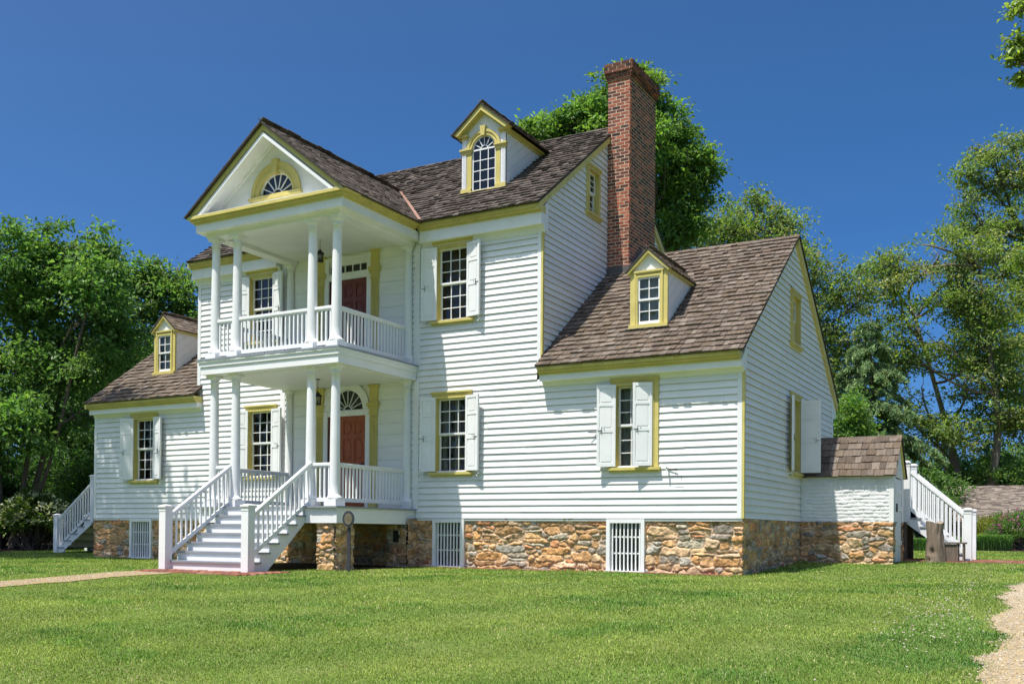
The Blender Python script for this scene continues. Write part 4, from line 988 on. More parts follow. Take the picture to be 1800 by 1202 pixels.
# ------------------------------------------------------------------ cellar bulkhead on the east side
BX0, BX1, BY0, BY1, BR = XR+.02, 11.13, 4.45, 5.85, 5.17
BF = FR((0,BY0,0),(1,0,0),(0,-1,0)); BE = FR((BX1,0,0),(0,1,0),(1,0,0))
WPAL = np.array([(.78,.78,.77),(.75,.76,.76),(.80,.80,.78)])
bulk = MB(); bulk.box(WORLD, BX0, BX1-.02, BY0+.03, BY1-.03, -1.0, .95); bulk = bulk.build('bulkhead_entry', 'white', house)
def painted_brick(name, F, a0, a1, c0, c1, seed, par):
    res = .014; na, nc = int((a1-a0)/res)+1, int((c1-c0)/res)+1; A, C = np.meshgrid(lin(a0,a1,na), lin(c0,c1,nc), indexing='ij')
    r = np.random.default_rng(seed); wc = C+.012*np.sin(A*3.1+seed)+.006*np.sin(A*11+C*7); row = np.floor(wc/.078); fz = wc/.078-row
    wa = A+.01*np.sin(C*23+A*5)+(row % 2)*.11; coln = np.floor(wa/.22); fa = wa/.22-coln
    rnd = np.sin(row*12.99+coln*78.2)*43758.5; rnd = rnd-np.floor(rnd)
    e = np.minimum(np.minimum(fz, 1-fz)*.078, np.minimum(fa, 1-fa)*.22); p = np.clip(e/.016, 0, 1); p = p*p*(3-2*p)
    H = .010+p*(.006+.008*rnd)+.008*vnoise(A,C,11,seed)+.006*vnoise(A,C,35,seed+1)
    o, u, n, w_ = (np.array(q) for q in (F.o, F.u, F.n, F.w)); V = o+A[...,None]*u+C[...,None]*w_+H[...,None]*n
    I = np.arange((na-1)*nc).reshape(na-1, nc)[:, :-1].ravel(); cc = (np.array((.79,.79,.775))*(1-.06*rnd[...,None])).reshape(-1,3)
    return np_mesh(name, V.reshape(-1,3), np.stack([I, I+nc, I+nc+1, I+1], -1), cc, 'wbrick', par, smooth=True, perface=False)
painted_brick('brick_wall', BF, BX0, BX1-.06, -.0, 1.02, 3, bulk)
fieldstone('stone_base', BF, BX0, BX1+.03, -1.1, .0, 44, parent=bulk, size=1.15, base=.01, pal=SPAL*np.array((.92,.95,1.0)))
fieldstone('stone_base', BE, BY0-.02, BY0+.24, -1.1, .0, 45, parent=bulk); fieldstone('stone_base', BE, BY1-.22, BY1, -1.1, .0, 46, parent=bulk)
mb = MB(); mb.box(BE, BY0-.02, BY0+.26, -.06, .035, .0, .98); mb.box(BE, BY1-.24, BY1+.02, -.06, .035, 0, .98)
mb.prism(BE, [(BY0-.02,.98),(BY1+.02,.98),(BR,1.78)], -.05, .02)
for k in range(5): z = 1.02+k*.14; a = BY0+.03+(BR-BY0)*(k*.14)/.80; b = BY1-.03-(BY1-BR)*(k*.14)/.80; mb.box(BE, a, b, .02, .032, z, z+.125)
mb.build('bulkhead_gable', 'flush', bulk)
mb = MB()
for k in range(4): a = BY0+.27+k*.215; mb.box(BE, a, a+.207, -.01, .02, -.86, .94)
for z in (-.5, .25, .62): mb.box(BE, BY0+.29, BY1-.26, .02, .04, z, z+.10)
dd = mb.build('cellar_door', 'white', bulk)
mb = MB(); mb.box(BE, BY0+.30, BY0+.52, .04, .05, .29, .31); mb.box(BE, BY0+.29, BY0+.31, .04, .07, .22, .4); mb.box(BE, BY0+.32, BY0+.40, .022, .05, -.02, .0); mb.build('door_hinge', 'iron', dd)
mb = MB(); ez, rz, y0 = 1.00, 1.90, BY0-.10; S = Vector((0, BR-y0, rz-ez)); L = S.length
for s in (1, -1):
    P = Vector((BX0-.0, y0 if s > 0 else 2*BR-y0, ez)); SS = Vector((0, s*(BR-y0), rz-ez))
    slab(mb, P, (1,0,0), SS, BX1+.09-BX0, L); shingles(mb, P, (1,0,0), SS, lambda v: [(0, BX1+.10-BX0)], L, .215, PAL, (.12,.22), .022)
ridge_caps(mb, (BX0,BR,rz), (BX1+.1,BR,rz), S, (0,-S.y,S.z), PAL); mb.build('bulkhead_roof', 'shingle', bulk)
mb = MB(); mb.prism(BE, [(y0+.05, ez-.01), (BR, rz-.02), (BR, rz-.12), (y0+.14, ez-.01)], .02, .07); mb.prism(BE, [(2*BR-y0-.05, ez-.01), (BR, rz-.02), (BR, rz-.12), (2*BR-y0-.14, ez-.01)], .02, .07); mb.build('rake_board', 'yellow', bulk)

# ================================================================== OTHER THINGS
def lantern(x, y, zt, zb, label):
    L = thing('hanging_lantern', (x, y, zb), label, 'lantern', 'porch lanterns'); m = MB()
    h = zt-zb; ctop = zb+h*.34; m.tube([(x,y,zt),(x,y,ctop+.08)], .006); m.lathe(x, y, [(.03,zt-.02),(.05,zt-.015),(.05,zt),(0,zt)], 10); m.lathe(x, y, [(.012,ctop+.1),(.03,ctop+.07),(.095,ctop+.005),(.095,ctop-.01),(.0,ctop-.01)], 8)
    keep(m.build('canopy_and_chain', 'iron', None), L)
    m = MB(); r = .07
    for k in range(6): t = k*math.pi/3; m.tube([(x+r*1.15*math.cos(t),y+r*1.15*math.sin(t),ctop),(x+r*math.cos(t),y+r*math.sin(t),zb+.02)], .006, 5)
    m.lathe(x, y, [(0,zb),(.075,zb),(.08,zb+.02),(0,zb+.025)], 8); m.lathe(x, y, [(.012,zb+.02),(.012,zb+.10),(0,zb+.10)], 8); keep(m.build('lantern_cage', 'iron', None), L)
    m = MB(); m.lathe(x, y, [(.062,zb+.022),(.07,ctop-.012)], 6); keep(m.build('lantern_glass', 'glass', None), L)
lantern(.16, -1.2, 6.09, 5.57, 'small black lantern hanging under the upper porch ceiling')
lantern(.14, -1.2, 3.015, 2.45, 'small black lantern hanging under the lower porch ceiling')
# oval marker on a post
mx, my = 2.44, -2.98; mk = thing('marker_sign', (mx, my, gz(mx,my)), 'round bronze marker plaque on a grey post beside the stone pier', 'sign')
V2 = Vector((math.sin(.35), -math.cos(.35), 0)).normalized(); MU = Vector((-V2.y, V2.x, 0)); MF = FR((mx,my,-.06), MU, V2)
def oval(mb, a, c, b0, b1, n=28): mb.prism(MF, [(a*math.cos(2*math.pi*k/n), c*math.sin(2*math.pi*k/n)) for k in range(n)], b0, b1)
mb = MB(); oval(mb, .115, .155, -.01, .02); keep(mb.build('marker_disc', 'post_grey', None), mk)
mb = MB(); oval(mb, .073, .108, .02, .028); 
for k in range(5): wdt = (.02,.045,.05,.045,.025)[k]; mb.box(MF, -wdt, wdt, .028, .031, .055-k*.026, .063-k*.026)
keep(mb.build('marker_plaque', 'plaque', None), mk)
mb = MB(); mb.box(FR((mx,my,0), MU, V2), -.028, .028, -.055, -.012, gz(mx,my)-.1, .03); keep(mb.build('marker_post', 'post_grey', None), mk)
# stump beside the rear stairs
def stump(x, y, r, h, label):
    na, nh = 40, 24; V, F, C = [], [], []; zb = gz(x,y)-.05
    for j in range(nh+1):
        for i in range(na):
            t = 2*math.pi*i/na; z = j/nh
            rr = r*(1+.22*(1-z)**3*(1+.5*math.sin(3*t+1)) - .10*z + .06*math.sin(5*t+z*2)+.035*math.sin(13*t+3*math.sin(z*5))+.05*math.sin(z*7+t*2))
            rr *= 1+.10*max(0, z-.75)
            hol = .10*max(0,math.sin(7*t+4*math.sin(3*z)))+math.exp(-(((t-4.4+math.pi) % (2*math.pi)-math.pi)/.3)**2-((z-.30)/.07)**2)*.4+math.exp(-(((t-4.1+math.pi) % (2*math.pi)-math.pi)/.22)**2-((z-.10)/.06)**2)*.35
            V.append((x+rr*(1-hol)*math.cos(t)-.02*z, y+rr*(1-hol)*math.sin(t), zb+h*z+.03*math.sin(2*t)*z))
            C.append(tuple(q*(1-.5*hol) for q in (.23,.175,.13)))
    for j in range(nh):
        for i in range(na): a, b = j*na+i, j*na+(i+1)%na; F.append((a, b, b+na, a+na))
    k = len(V); V.append((x-.02, y, zb+h)); C.append((.28,.22,.17)); 
    for i in range(na): F.append((nh*na+i, nh*na+(i+1)%na, k, k))
    me_F = np.array(F); quad = me_F[:-na]; o = np_mesh('tree_stump', V, quad, C, 'stump', smooth=True, perface=False)
    mb = MB(); mb.face([V[nh*na+i] for i in range(na)], (.30,.24,.18)); t_ = mb.build('stump_top', 'stump', o); tag(o, label, 'stump')
stump(11.86, 5.62, .185, .92, 'grey brown upright log standing before the white stairs')
bx, by = 12.20, 5.80; bz = gz(bx,by); bench = thing('timber_box', (bx,by,bz), 'low weathered open timber box seat between the log and white newel', 'bench')
mb = MB(); mb.box(WORLD, bx-.24, bx+.27, by-.16, by+.16, bz+.40, bz+.435); keep(mb.build('seat', 'timber', None), bench)
for x, w_ in ((bx-.21, .035), (bx+.08, .035), (bx+.20, .035)):
    mb = MB(); mb.box(WORLD, x, x+w_, by-.14, by+.14, bz-.02, bz+.40); keep(mb.build('side_panel', 'timber', None), bench)
mb = MB(); mb.box(WORLD, bx-.175, bx+.08, by-.13, by-.10, bz, bz+.395); keep(mb.build('front_panel', 'timber', None), bench)

# neighbouring building: long brown roof beyond the azaleas
nb = thing('outbuilding', (20, 36, -1), 'long low outbuilding with brown shingled roof behind the azalea bed', 'building')
NY, NZ, NYE, NZE, NX0, NX1 = 35, 2.15, 30.2, .35, 6.6, 40
V, F, C = [], [], []; S = Vector((0, NY-NYE, NZ-NZE)); L = S.length; S.normalize(); n = Vector((0,-S.z,S.y)); nr = int(L/.16)
for k in range(nr):
    x = NX0-random.random()*.3
    while x < 26:
        wd = random.uniform(.12,.34); a, b = max(x,NX0), x+wd; x += wd
        if b <= NX0: continue
        p0 = Vector((0,NYE,NZE))+S*(k*.16); p1 = p0+S*.17; h = random.uniform(.006,.016); i = len(V)
        V += [(a,*(p0+n*h)[1:]),(b,*(p0+n*h)[1:]),(b,*(p1)[1:]),(a,*(p1)[1:])]; F.append((i,i+1,i+2,i+3)); C.append(jit(random.choice([(.20,.165,.135),(.15,.12,.10),(.25,.21,.17),(.12,.10,.085)]), .15))
o = np_mesh('roof', V, F, C, 'asphalt_shingle'); keep(o, nb)
mb = MB(); mb.hexa([(NX0,NYE,NZE-.1),(NX1,NYE,NZE-.1),(NX1,NY*2-NYE,NZE-.1),(NX0,NY*2-NYE,NZE-.1),(NX0,NY-.01,NZ-.02),(NX1,NY-.01,NZ-.02),(NX1,NY+.01,NZ-.02),(NX0,NY+.01,NZ-.02)], (.15,.12,.10)); keep(mb.build('roof_deck', 'asphalt_shingle', None), nb)
mb = MB(); mb.box(WORLD, NX0+.3, NX1, NYE+.4, 2*NY-NYE-.4, -1.2, NZE-.1); keep(mb.build('wall', 'timber', None), nb)

# ================================================================== VEGETATION
def at(px, py, D):                                     # photograph pixel at distance D -> point in the place
    v = RT*((px-900)/FPX) - UP*((py-915.476)/FPX) + FW
    return np.array(CAM + v*D)
def leaves(P, D3, size, cols, seed, up=.5, asp=.6, fold=.25):
    """P leaf positions, D3 preferred direction, diamond leaves folded on the midrib: two triangles"""
    r = np.random.default_rng(seed); n = len(P)
    ax = D3+r.normal(0,.7,(n,3)); ax /= np.linalg.norm(ax,axis=1,keepdims=True)+1e-9
    nn = r.normal(0,.8,(n,3))+np.array((0,0,up)); nn -= ax*(nn*ax).sum(1,keepdims=True); nn /= np.linalg.norm(nn,axis=1,keepdims=True)+1e-9
    sd = np.cross(ax, nn); s = size*np.exp(r.normal(0,.28,(n,1)))
    b = P-ax*s*.5; t = P+ax*s*.5-nn*s*.12; l = P+sd*s*asp*.5+nn*s*fold*.5; rr = P-sd*s*asp*.5+nn*s*fold*.5
    V = np.stack([b,l,t,rr],1).reshape(-1,3); F = np.arange(4*n).reshape(n,4)
    return V, F, cols
def limb(mb, p, q, r0, r1, r, bend=.12, n=6, seg=7):
    p, q = np.array(p), np.array(q); L = np.linalg.norm(q-p); o = r.normal(0,bend*L,3); o2 = r.normal(0,bend*L*.5,3); pts = []
    for k in range(seg+1):
        t = k/seg; pts.append(p+(q-p)*t+o*math.sin(math.pi*t)*.6+o2*math.sin(2*math.pi*t)*.6)
    mb.tube(pts, [r0+(r1-r0)*k/seg for k in range(seg+1)], n); return pts
def tree(name, label, cat, base, lobes, leaf=.16, dens=1.0, cols=((.06,.13,.02),), seed=1, trunk_r=.2, stems=1, gap=.35, clump=.5, per=46, group=None, bark='bark', top=None, spread=.6, up=1.25, low=.25, asp=.6, fork=.35, D=None):
    """lobes: (centre xyz, rx, ry, rz)"""
    r = np.random.default_rng(seed); base = np.array(base, float); T = thing(name, tuple(base), label, cat, group)
    C = np.array([l[0] for l in lobes]); R = np.array([l[1:] for l in lobes])
    tb = MB(); ctr = C.mean(0); zt = (C[:,2]).max()
    trunks = []
    for s in range(stems):
        tgt = np.array([ctr[0], ctr[1], zt*.65+ctr[2]*.35]) if stems == 1 else ctr+np.array([r.normal(0,spread),r.normal(0,spread),(zt-ctr[2])*.5])
        if top is not None and s == 0: tgt = np.array(top)
        b0 = base+np.array([r.normal(0,.15),r.normal(0,.15),-.2]) if stems > 1 else base-np.array([0,0,.2])
        trunks.append(limb(tb, b0, tgt, trunk_r*(1 if s == 0 else r.uniform(.55,.9)), trunk_r*.25, r, .05, 10, 12))
    P, Dr = [], []
    for li, (c, rad) in enumerate(zip(C, R)):
        tr = trunks[r.integers(0, len(trunks))]; cand = [p for p in tr if p[2] < c[2]+.2*rad[2]] or [tr[3]]
        st = cand[max(0, len(cand)-1-r.integers(0,3))]
        lp = limb(tb, st, c, trunk_r*fork, trunk_r*.14, r, .10, 7)
        vol = rad[0]*rad[1]*rad[2]; nc = int(dens*27*(vol**.72))+8
        for k in range(nc):
            d = r.normal(0,1,3); d /= np.linalg.norm(d); u = r.random()**(1/2.6)
            p = c+d*rad*u*(1+.18*math.sin(d[0]*5+seed)+.15*math.sin(d[2]*7+d[1]*4))
            if math.sin(p[0]*1.9/clump*.5+seed)+math.sin(p[1]*1.7/clump*.5)+math.sin(p[2]*2.3/clump*.5+seed*2) < -1.6+gap*2.2*r.random()-.3: continue
            if r.random() < .75: limb(tb, lp[r.integers(len(lp)//2, len(lp))], p, trunk_r*.075+.008, .006, r, .12, 4, 4)
            m = int(per*r.uniform(.6,1.4)); cs = clump*r.uniform(.6,1.3); q = r.normal(0,1,(m,3))*np.array((cs,cs,cs*.55))*.55
            P.append(p+q); dd = q/(np.linalg.norm(q,axis=1,keepdims=True)+1e-6)+d*.3; dd[:,2] -= low; Dr.append(dd)
    sizes = [len(p) for p in P]; P = np.concatenate(P); Dr = np.concatenate(Dr)
    cols = np.array(cols); ci = np.repeat(r.integers(0,len(cols),len(sizes)), sizes); alt = r.random(len(P)) < .3; ci = np.where(alt, r.integers(0,len(cols),len(P)), ci)
    cc = cols[ci]*np.repeat(r.uniform(.75,1.25,len(sizes)), sizes)[:,None]*r.uniform(.75,1.25,(len(P),1))
    V, F, cc = leaves(P, Dr, leaf, cc, seed, up, asp)
    keep(tb.build('trunk', bark, None, fix=False), T); keep(np_mesh('crown', V, F, cc, 'leaf'), T)
    return T
def lob(D, *ls, dz=None):
    """lobes given as pixel centre, pixel radii and an extra depth offset"""
    out = []
    for l in ls:
        px, py, rx, ry = l[:4]; d = D+(l[4] if len(l) > 4 else 0); k = d/FPX
        out.append((at(px,py,d), rx*k, (l[5] if len(l) > 5 else (rx+ry)/2*k), ry*k))
    return out
G1 = ((0.123, 0.244, 0.064), (0.157, 0.283, 0.084), (0.096, 0.194, 0.058), (0.201, 0.308, 0.104))
G2 = ((0.197, 0.287, 0.09), (0.247, 0.318, 0.112), (0.147, 0.231, 0.079), (0.311, 0.318, 0.155))
G3 = ((0.144, 0.265, 0.067), (0.11, 0.218, 0.059), (0.186, 0.305, 0.082))
G4 = ((0.242, 0.327, 0.069), (0.29, 0.363, 0.088), (0.182, 0.278, 0.058))
GD = ((0.038, 0.085, 0.023), (0.053, 0.114, 0.027), (0.067, 0.133, 0.034))
def base_at(px, py, D):
    p = at(px, py, D); return (p[0], p[1], gz(p[0], p[1]))
# --- trees, left of the house
tree('broad_tree', 'large spreading green tree with several leaning stems left of the house', 'tree', base_at(15,960,33),
     lob(33, (20,450,90,60),(110,440,80,55),(60,540,110,60,1),(160,520,70,55),(20,640,90,60),(120,630,90,60),(-60,520,80,90),(40,740,90,55,-1),(130,725,60,50),(140,560,50,45,-1),(150,500,40,40,-1),(-40,800,60,60),(185,470,30,40,1),(200,600,50,60,1)), .15, 1.25, G1, 11, .13, 4, .30, .52, 64, bark='bark', spread=1.5)
tree('young_tree', 'slim tree with a dark leaning trunk behind the left wing', 'tree', base_at(350,960,41), lob(41, (300,490,60,40),(250,500,50,40),(320,540,50,45),(220,560,60,50),(260,620,80,55),(335,590,40,60),(190,650,60,60,1)), .16, 1.2, G1+G2[:1], 12, .16, 1, .3, .5, 55, top=at(312,470,41), bark='bark')
tree('young_tree', 'lower bushy tree filling the gap behind the left wing roof', 'tree', base_at(200,960,44), lob(44, (200,720,70,60),(130,760,60,60),(270,690,60,50),(160,830,50,60),(90,840,60,60)), .17, 1.3, GD+G1[2:3], 13, .14, 1, .15, .55, 60)
def shrub(name, label, base, rx, ry, h, cols, seed, leaf=.09, n=9000, group=None, cat='shrub', clump=.22, flowers=None, fz=.55, mat='leaf', up=.7):
    r = np.random.default_rng(seed); base = np.array(base); T = thing(name, tuple(base), label, cat, group); tb = MB(); P, Dr = [], []
    nc = max(14, n//70)
    for k in range(nc):
        d = r.normal(0,1,3); d[2] = abs(d[2])*1.1-.15; d /= np.linalg.norm(d); u = r.random()**(1/3.2); p = base+np.array((0,0,h*.42))+d*np.array((rx,ry,h*.58))*u*(1+.14*math.sin(6*d[0]+seed)+.12*math.sin(8*d[1]+3*d[2]))
        p[2] = max(p[2], base[2]+.06)
        if k % 3 == 0: limb(tb, base+np.array((r.normal(0,rx*.15),r.normal(0,ry*.15),-.05)), p, .02*max(h,.8), .005, r, .1, 4, 4)
        q = r.normal(0,1,(70,3))*clump*.6*np.array((1,1,.7)); P.append(p+q); Dr.append(q/(np.linalg.norm(q,axis=1,keepdims=True)+1e-6)+d*.6)
    P = np.concatenate(P); Dr = np.concatenate(Dr); cols = np.array(cols); cc = cols[r.integers(0,len(cols),len(P))]*np.repeat(r.uniform(.75,1.25,nc),70)[:,None]*r.uniform(.8,1.2,(len(P),1))
    P[:,2] = np.maximum(P[:,2], base[2]+.02)
    V, F, cc = leaves(P, Dr, leaf, cc, seed, up); keep(tb.build('stem', 'bark', None, fix=False), T); keep(np_mesh('foliage', V, F, cc, mat), T)
    if flowers:
        nf, fs, fc = flowers; d = r.normal(0,1,(nf,3)); d[:,2] = np.abs(d[:,2])*.8+.05; d /= np.linalg.norm(d,axis=1,keepdims=True)
        p = base+np.array((0,0,h*.42))+d*np.array((rx,ry,h*.58))*r.uniform(.95,1.12,(nf,1)); p = np.repeat(p,5,0)+r.normal(0,fs*.55,(nf*5,3)); fc = np.array(fc)
        V, F, cc = leaves(p, np.repeat(d,5,0), fs, fc[r.integers(0,len(fc),len(p))]*r.uniform(.8,1.1,(len(p),1)), seed+1, 1.5, .9)
        keep(np_mesh('blossom', V, F, cc, 'flower'), T)
    return T
# dark hedge mass behind the left lawn, each bush a thing
for i, (px, py, D, rx, h, cols, lab) in enumerate([(-20,965,34,1.6,2.4,GD,'dark evergreen bush at the far left edge of the lawn'),(120,962,33.5,1.3,1.5,GD,'low dark bush behind the left side stairs'),(150,950,37,1.6,3.4,GD+G1[:1],'tall dark bush close behind the left wing corner'),(60,940,39,2.2,3.6,GD+G1[2:3],'broad dark bush behind the white flowering viburnum'),(-40,940,40,2.6,4.2,GD,'tall dark bush at the far left edge behind the tree')]):
    b = at(px,py,D); shrub('evergreen_bush', lab, (b[0],b[1],gz(b[0],b[1])-.05), rx, rx, h, cols, 40+i, .12, 14000, 'bushes behind the left lawn', 'bush', .3)
b = at(62,960,32); shrub('viburnum_bush', 'pale green viburnum bush with tiers of white flowers at left', (b[0],b[1],gz(b[0],b[1])), 1.25, 1.0, 1.75, ((.10,.16,.035),(.08,.14,.03)), 51, .10, 10000, None, 'bush', .22, (420,.075,((.55,.58,.38),(.65,.66,.50))))
# --- behind the house
tree('tulip_tree', 'tall lush green tree rising behind the brick chimney', 'tree', base_at(1130,960,45),
     lob(45, (1090,185,70,60),(1130,170,40,55),(1010,225,50,38),(955,235,42,26),(975,240,40,22),(1030,200,30,30),(1060,240,70,50),(1170,215,45,50),(1195,265,55,45),(1235,300,35,32),(1150,300,65,55),(1190,355,50,45),(1100,330,70,60),(1010,270,50,30),(1140,250,50,60,-2),(1105,140,30,25),(1225,345,28,26),(1180,410,50,40),(1215,400,35,30),(1120,400,50,50),(1245,285,18,16),(985,215,22,16),(925,225,14,10),(1160,190,18,16)), .18, 1.05, G3+G4[2:], 21, .24, 1, .34, .50, 54, top=at(1120,170,45))
def cone_tree(name, label, base, h, r0, seed, tiers, cols, droop=.35, needles=52, group=None, size=.17, z0=.08):
    r = np.random.default_rng(seed); base = np.array(base); T = thing(name, tuple(base), label, 'conifer', group); tb = MB()
    tb.tube([base+np.array((0,0,h*k/8)) for k in range(9)], [.24*(1-k/8.3)*h/12 for k in range(9)], 8); P, Dr = [], []
    for k in range(tiers):
        z = z0+(1-z0)*(k+r.uniform(-.3,.3))/tiers; z = min(max(z, z0), .985); Lr = r0*(1-z)**.85*r.uniform(.75,1.15)+.15
        for j in range(int(5+4*(1-z))):
            t = 2*math.pi*(j+r.random())/6; L = Lr*r.uniform(.65,1.1); d = np.array((math.cos(t),math.sin(t),0)); s = np.array((-d[1],d[0],0)); pts = []
            for q in range(6): u = q/5; pts.append(base+np.array((0,0,h*z))+d*L*u+np.array((0,0,L*(.22*u-droop*1.5*u*u))))
            tb.tube(pts, [.035*(1-u/5.5)*L/2+.004 for u in range(6)], 4)
            for q in range(int(8+L*7)):
                u = r.uniform(.12,1)**.8; p = pts[0]+(pts[-1]-pts[0])*u; p[2] = pts[0][2]+L*(.22*u-droop*1.5*u*u); sp = (1.1-u*.6)*L*.28*r.uniform(-1,1)
                m = needles; v = r.random((m,1)); p = p+s*sp*v+d*abs(sp)*.6*v+r.normal(0,.045,(m,3)); p[:,2] -= (v[:,0]**2)*abs(sp)*.5+r.random(m)*.22*min(L,1.5)*.6
                P.append(p); Dr.append(np.tile(d*.35+s*np.sign(sp)*.45+np.array((0,0,-.75)),(m,1)))
    n = [len(p) for p in P]; P = np.concatenate(P); Dr = np.concatenate(Dr); cols = np.array(cols); cc = np.repeat(cols[r.integers(0,len(cols),len(n))]*r.uniform(.75,1.3,(len(n),1)), n, axis=0)*r.uniform(.8,1.2,(len(P),1))
    V, F, cc = leaves(P, Dr, size, cc, seed, .3, .22, .1); keep(tb.build('trunk', 'bark', None, fix=False), T); keep(np_mesh('crown', V, F, cc, 'needle'), T); return T
CC = ((0.165, 0.261, 0.098), (0.126, 0.214, 0.088), (0.204, 0.291, 0.112), (0.232, 0.32, 0.121))
b = base_at(1530,960,44); zt = at(1527,550,44)[2]; cone_tree('cedar_tree', 'drooping grey green cedar beside the right gable', b, zt-b[2], 4.3, 61, 22, CC, .38)
b = base_at(1185,960,48); zt = at(1185,270,48)[2]; cone_tree('cedar_tree', 'drooping dark conifer standing between the chimney and the right wing roof', b, zt-b[2], 6.2, 62, 26, CC, .4, 34)
tree('young_tree', 'yellow green tree behind the ridge of the right wing roof', 'tree', base_at(1330,960,52), lob(52, (1330,390,60,40),(1280,400,50,45),(1380,390,40,35),(1300,440,80,40),(1240,420,40,50),(1390,430,40,40),(1330,350,25,15)), .15, .66, G2+G4[2:], 15, .2, 1, .5, .62, 44, top=at(1330,360,52))
tree('young_tree', 'yellow green tree just beyond the right wing gable', 'tree', base_at(1440,960,50), lob(50, (1440,480,40,50),(1480,520,45,45),(1430,560,50,60),(1475,600,50,50),(1500,490,30,28),(1440,660,40,60),(1405,455,20,30),(1520,520,25,30),(1460,700,50,50),(1540,600,40,40),(1500,660,50,50)), .15, .66, G2+G4[2:], 16, .2, 1, .5, .62, 44, top=at(1440,440,50))
tree('young_tree', 'fresh green bushy small tree low behind the gable and brick bulkhead', 'tree', base_at(1495,960,37), lob(37, (1490,730,34,40),(1465,760,30,40),(1515,765,30,35),(1490,800,45,40)), .13, 1.7, G4[2:]+G3, 17, .10, 1, .2, .4, 55)
tree('woodland_tree', 'tall forked tree with two bare grey stems beyond the rear stairs', 'tree', base_at(1712,960,52),
     lob(52, (1722,445,45,35),(1690,480,35,30),(1610,470,60,40),(1560,500,45,35),(1650,450,50,35),(1700,520,60,45),(1590,560,60,40),(1650,600,70,45),(1740,600,60,50),(1700,680,60,40),(1620,680,50,35),(1780,660,50,50),(1640,760,50,40),(1760,740,60,40),(1600,620,40,40),(1540,470,28,22),(1580,450,25,20),(1625,430,25,18),(1670,420,22,16),(1560,640,40,40),(1680,760,60,40),(1600,720,50,40),(1800,740,50,50),(1730,540,45,35),(1670,540,45,35)), .16, .66, G2+G4[1:], 18, .26, 2, .5, .65, 44, bark='bark_light', top=at(1722,470,52), spread=2.2, fork=.33)
tree('woodland_tree', 'very tall airy tree at the right edge reaching highest above the wood', 'tree', base_at(1830,960,60),
     lob(60, (1740,275,40,28),(1785,250,28,24),(1700,310,40,25),(1760,330,50,32),(1690,360,40,25),(1720,400,50,30),(1780,400,50,40),(1665,420,30,20),(1800,300,40,50),(1740,460,60,35),(1810,480,60,60)), .17, .58, G2+G4[2:], 19, .30, 1, .5, .65, 44, top=at(1805,330,60), fork=.4)
tree('maple_tree', 'lime green young leaved tree at the right edge in front of the wood', 'tree', base_at(1860,960,54), lob(54, (1770,560,60,26),(1720,580,40,18),(1800,520,50,26),(1760,640,60,26),(1790,700,50,30),(1700,640,35,18),(1790,600,60,30),(1810,450,50,24)), .17, .6, G4, 20, .2, 1, .5, .55, 40, top=at(1850,500,54), low=.4)
# low green understorey under the wood, each bush a thing
for i, (px, py, D, rx, h, cols, lab) in enumerate([(1570,955,48,3.0,4.6,G1,'green bush at the foot of the cedar behind the stairs'),(1660,950,56,3.6,5.0,G1+G2[:1],'green bush under the forked tree stems'),(1760,950,54,3.4,5.2,G1+G4[2:],'bright green bush above the outbuilding roof at the right edge'),(1480,955,50,3.4,4.4,G1+GD,'shaded green bush behind the right gable corner'),(1830,945,58,3.5,6.4,G1+G2[:2],'taller green bush at the right edge behind the outbuilding')]):
    b = at(px,py,D); shrub('understorey_bush', lab, (b[0],b[1],-.9), rx, rx, h, cols, 70+i, .16, 16000, 'bushes under the wood', 'bush', .42)
# shrub bed in front of the outbuilding
def bed(px, py, D): p = at(px,py,D); return (p[0],p[1],gz(p[0],p[1]))
shrub('yellow_bush', 'yellow green rounded bush left of the pink azalea', bed(1745,955,42.5), .95, .9, 1.5, ((.26,.28,.06),(.20,.24,.05),(.30,.30,.08)), 81, .07, 8000, None, 'bush', .2)
shrub('azalea_bush', 'azalea bush with pink blossom at the right edge', bed(1792,960,41), 1.05, .9, 1.6, G1, 82, .06, 11000, None, 'bush', .18, (85,.055,((.62,.13,.45),(.52,.10,.40),(.70,.22,.55))))
def clumpy(label, base, r_, h, seed, n=900):
    r = np.random.default_rng(seed); T = thing('daylily_clump', base, label, 'plant', 'daylily clumps in the far bed'); b = np.array(base); V, F, C = [], [], []
    for i in range(n):
        a = r.random()*6.283; p = b+np.array((math.cos(a),math.sin(a),0))*r_*math.sqrt(r.random()); d = np.array((math.cos(a)+r.normal(0,.5),math.sin(a)+r.normal(0,.5),0))*.35*h; s = np.array((-d[1],d[0],0)); s = s/np.linalg.norm(s)*.014; hh = h*r.uniform(.6,1.1); k = len(V)
        V += [p-s, p+s, p+d*.35+np.array((0,0,hh*.75))+s, p+d*.35+np.array((0,0,hh*.75))-s, p+d*1.2+np.array((0,0,hh*.85))]
        c = np.array((.12,.24,.06))*r.uniform(.7,1.3); F += [(k,k+1,k+2,k+3),(k+3,k+2,k+4,k+4)]; C += [c,c]
    F = np.array(F); T2 = np_mesh('blades', V, np.concatenate([F[:,[0,1,2]],F[0::2][:,[0,2,3]]]), np.concatenate([np.array(C),np.array(C)[0::2]]), 'grass'); keep(T2, T)
clumpy('grassy daylily clump in front of the yellow green bush', bed(1738,964,40), .8, .75, 91); clumpy('grassy daylily clump seen under the rear stairs', bed(1625,960,38), .7, .55, 92); clumpy('grassy daylily clump between stump and white newel', bed(1672,962,40), .7, .6, 93)
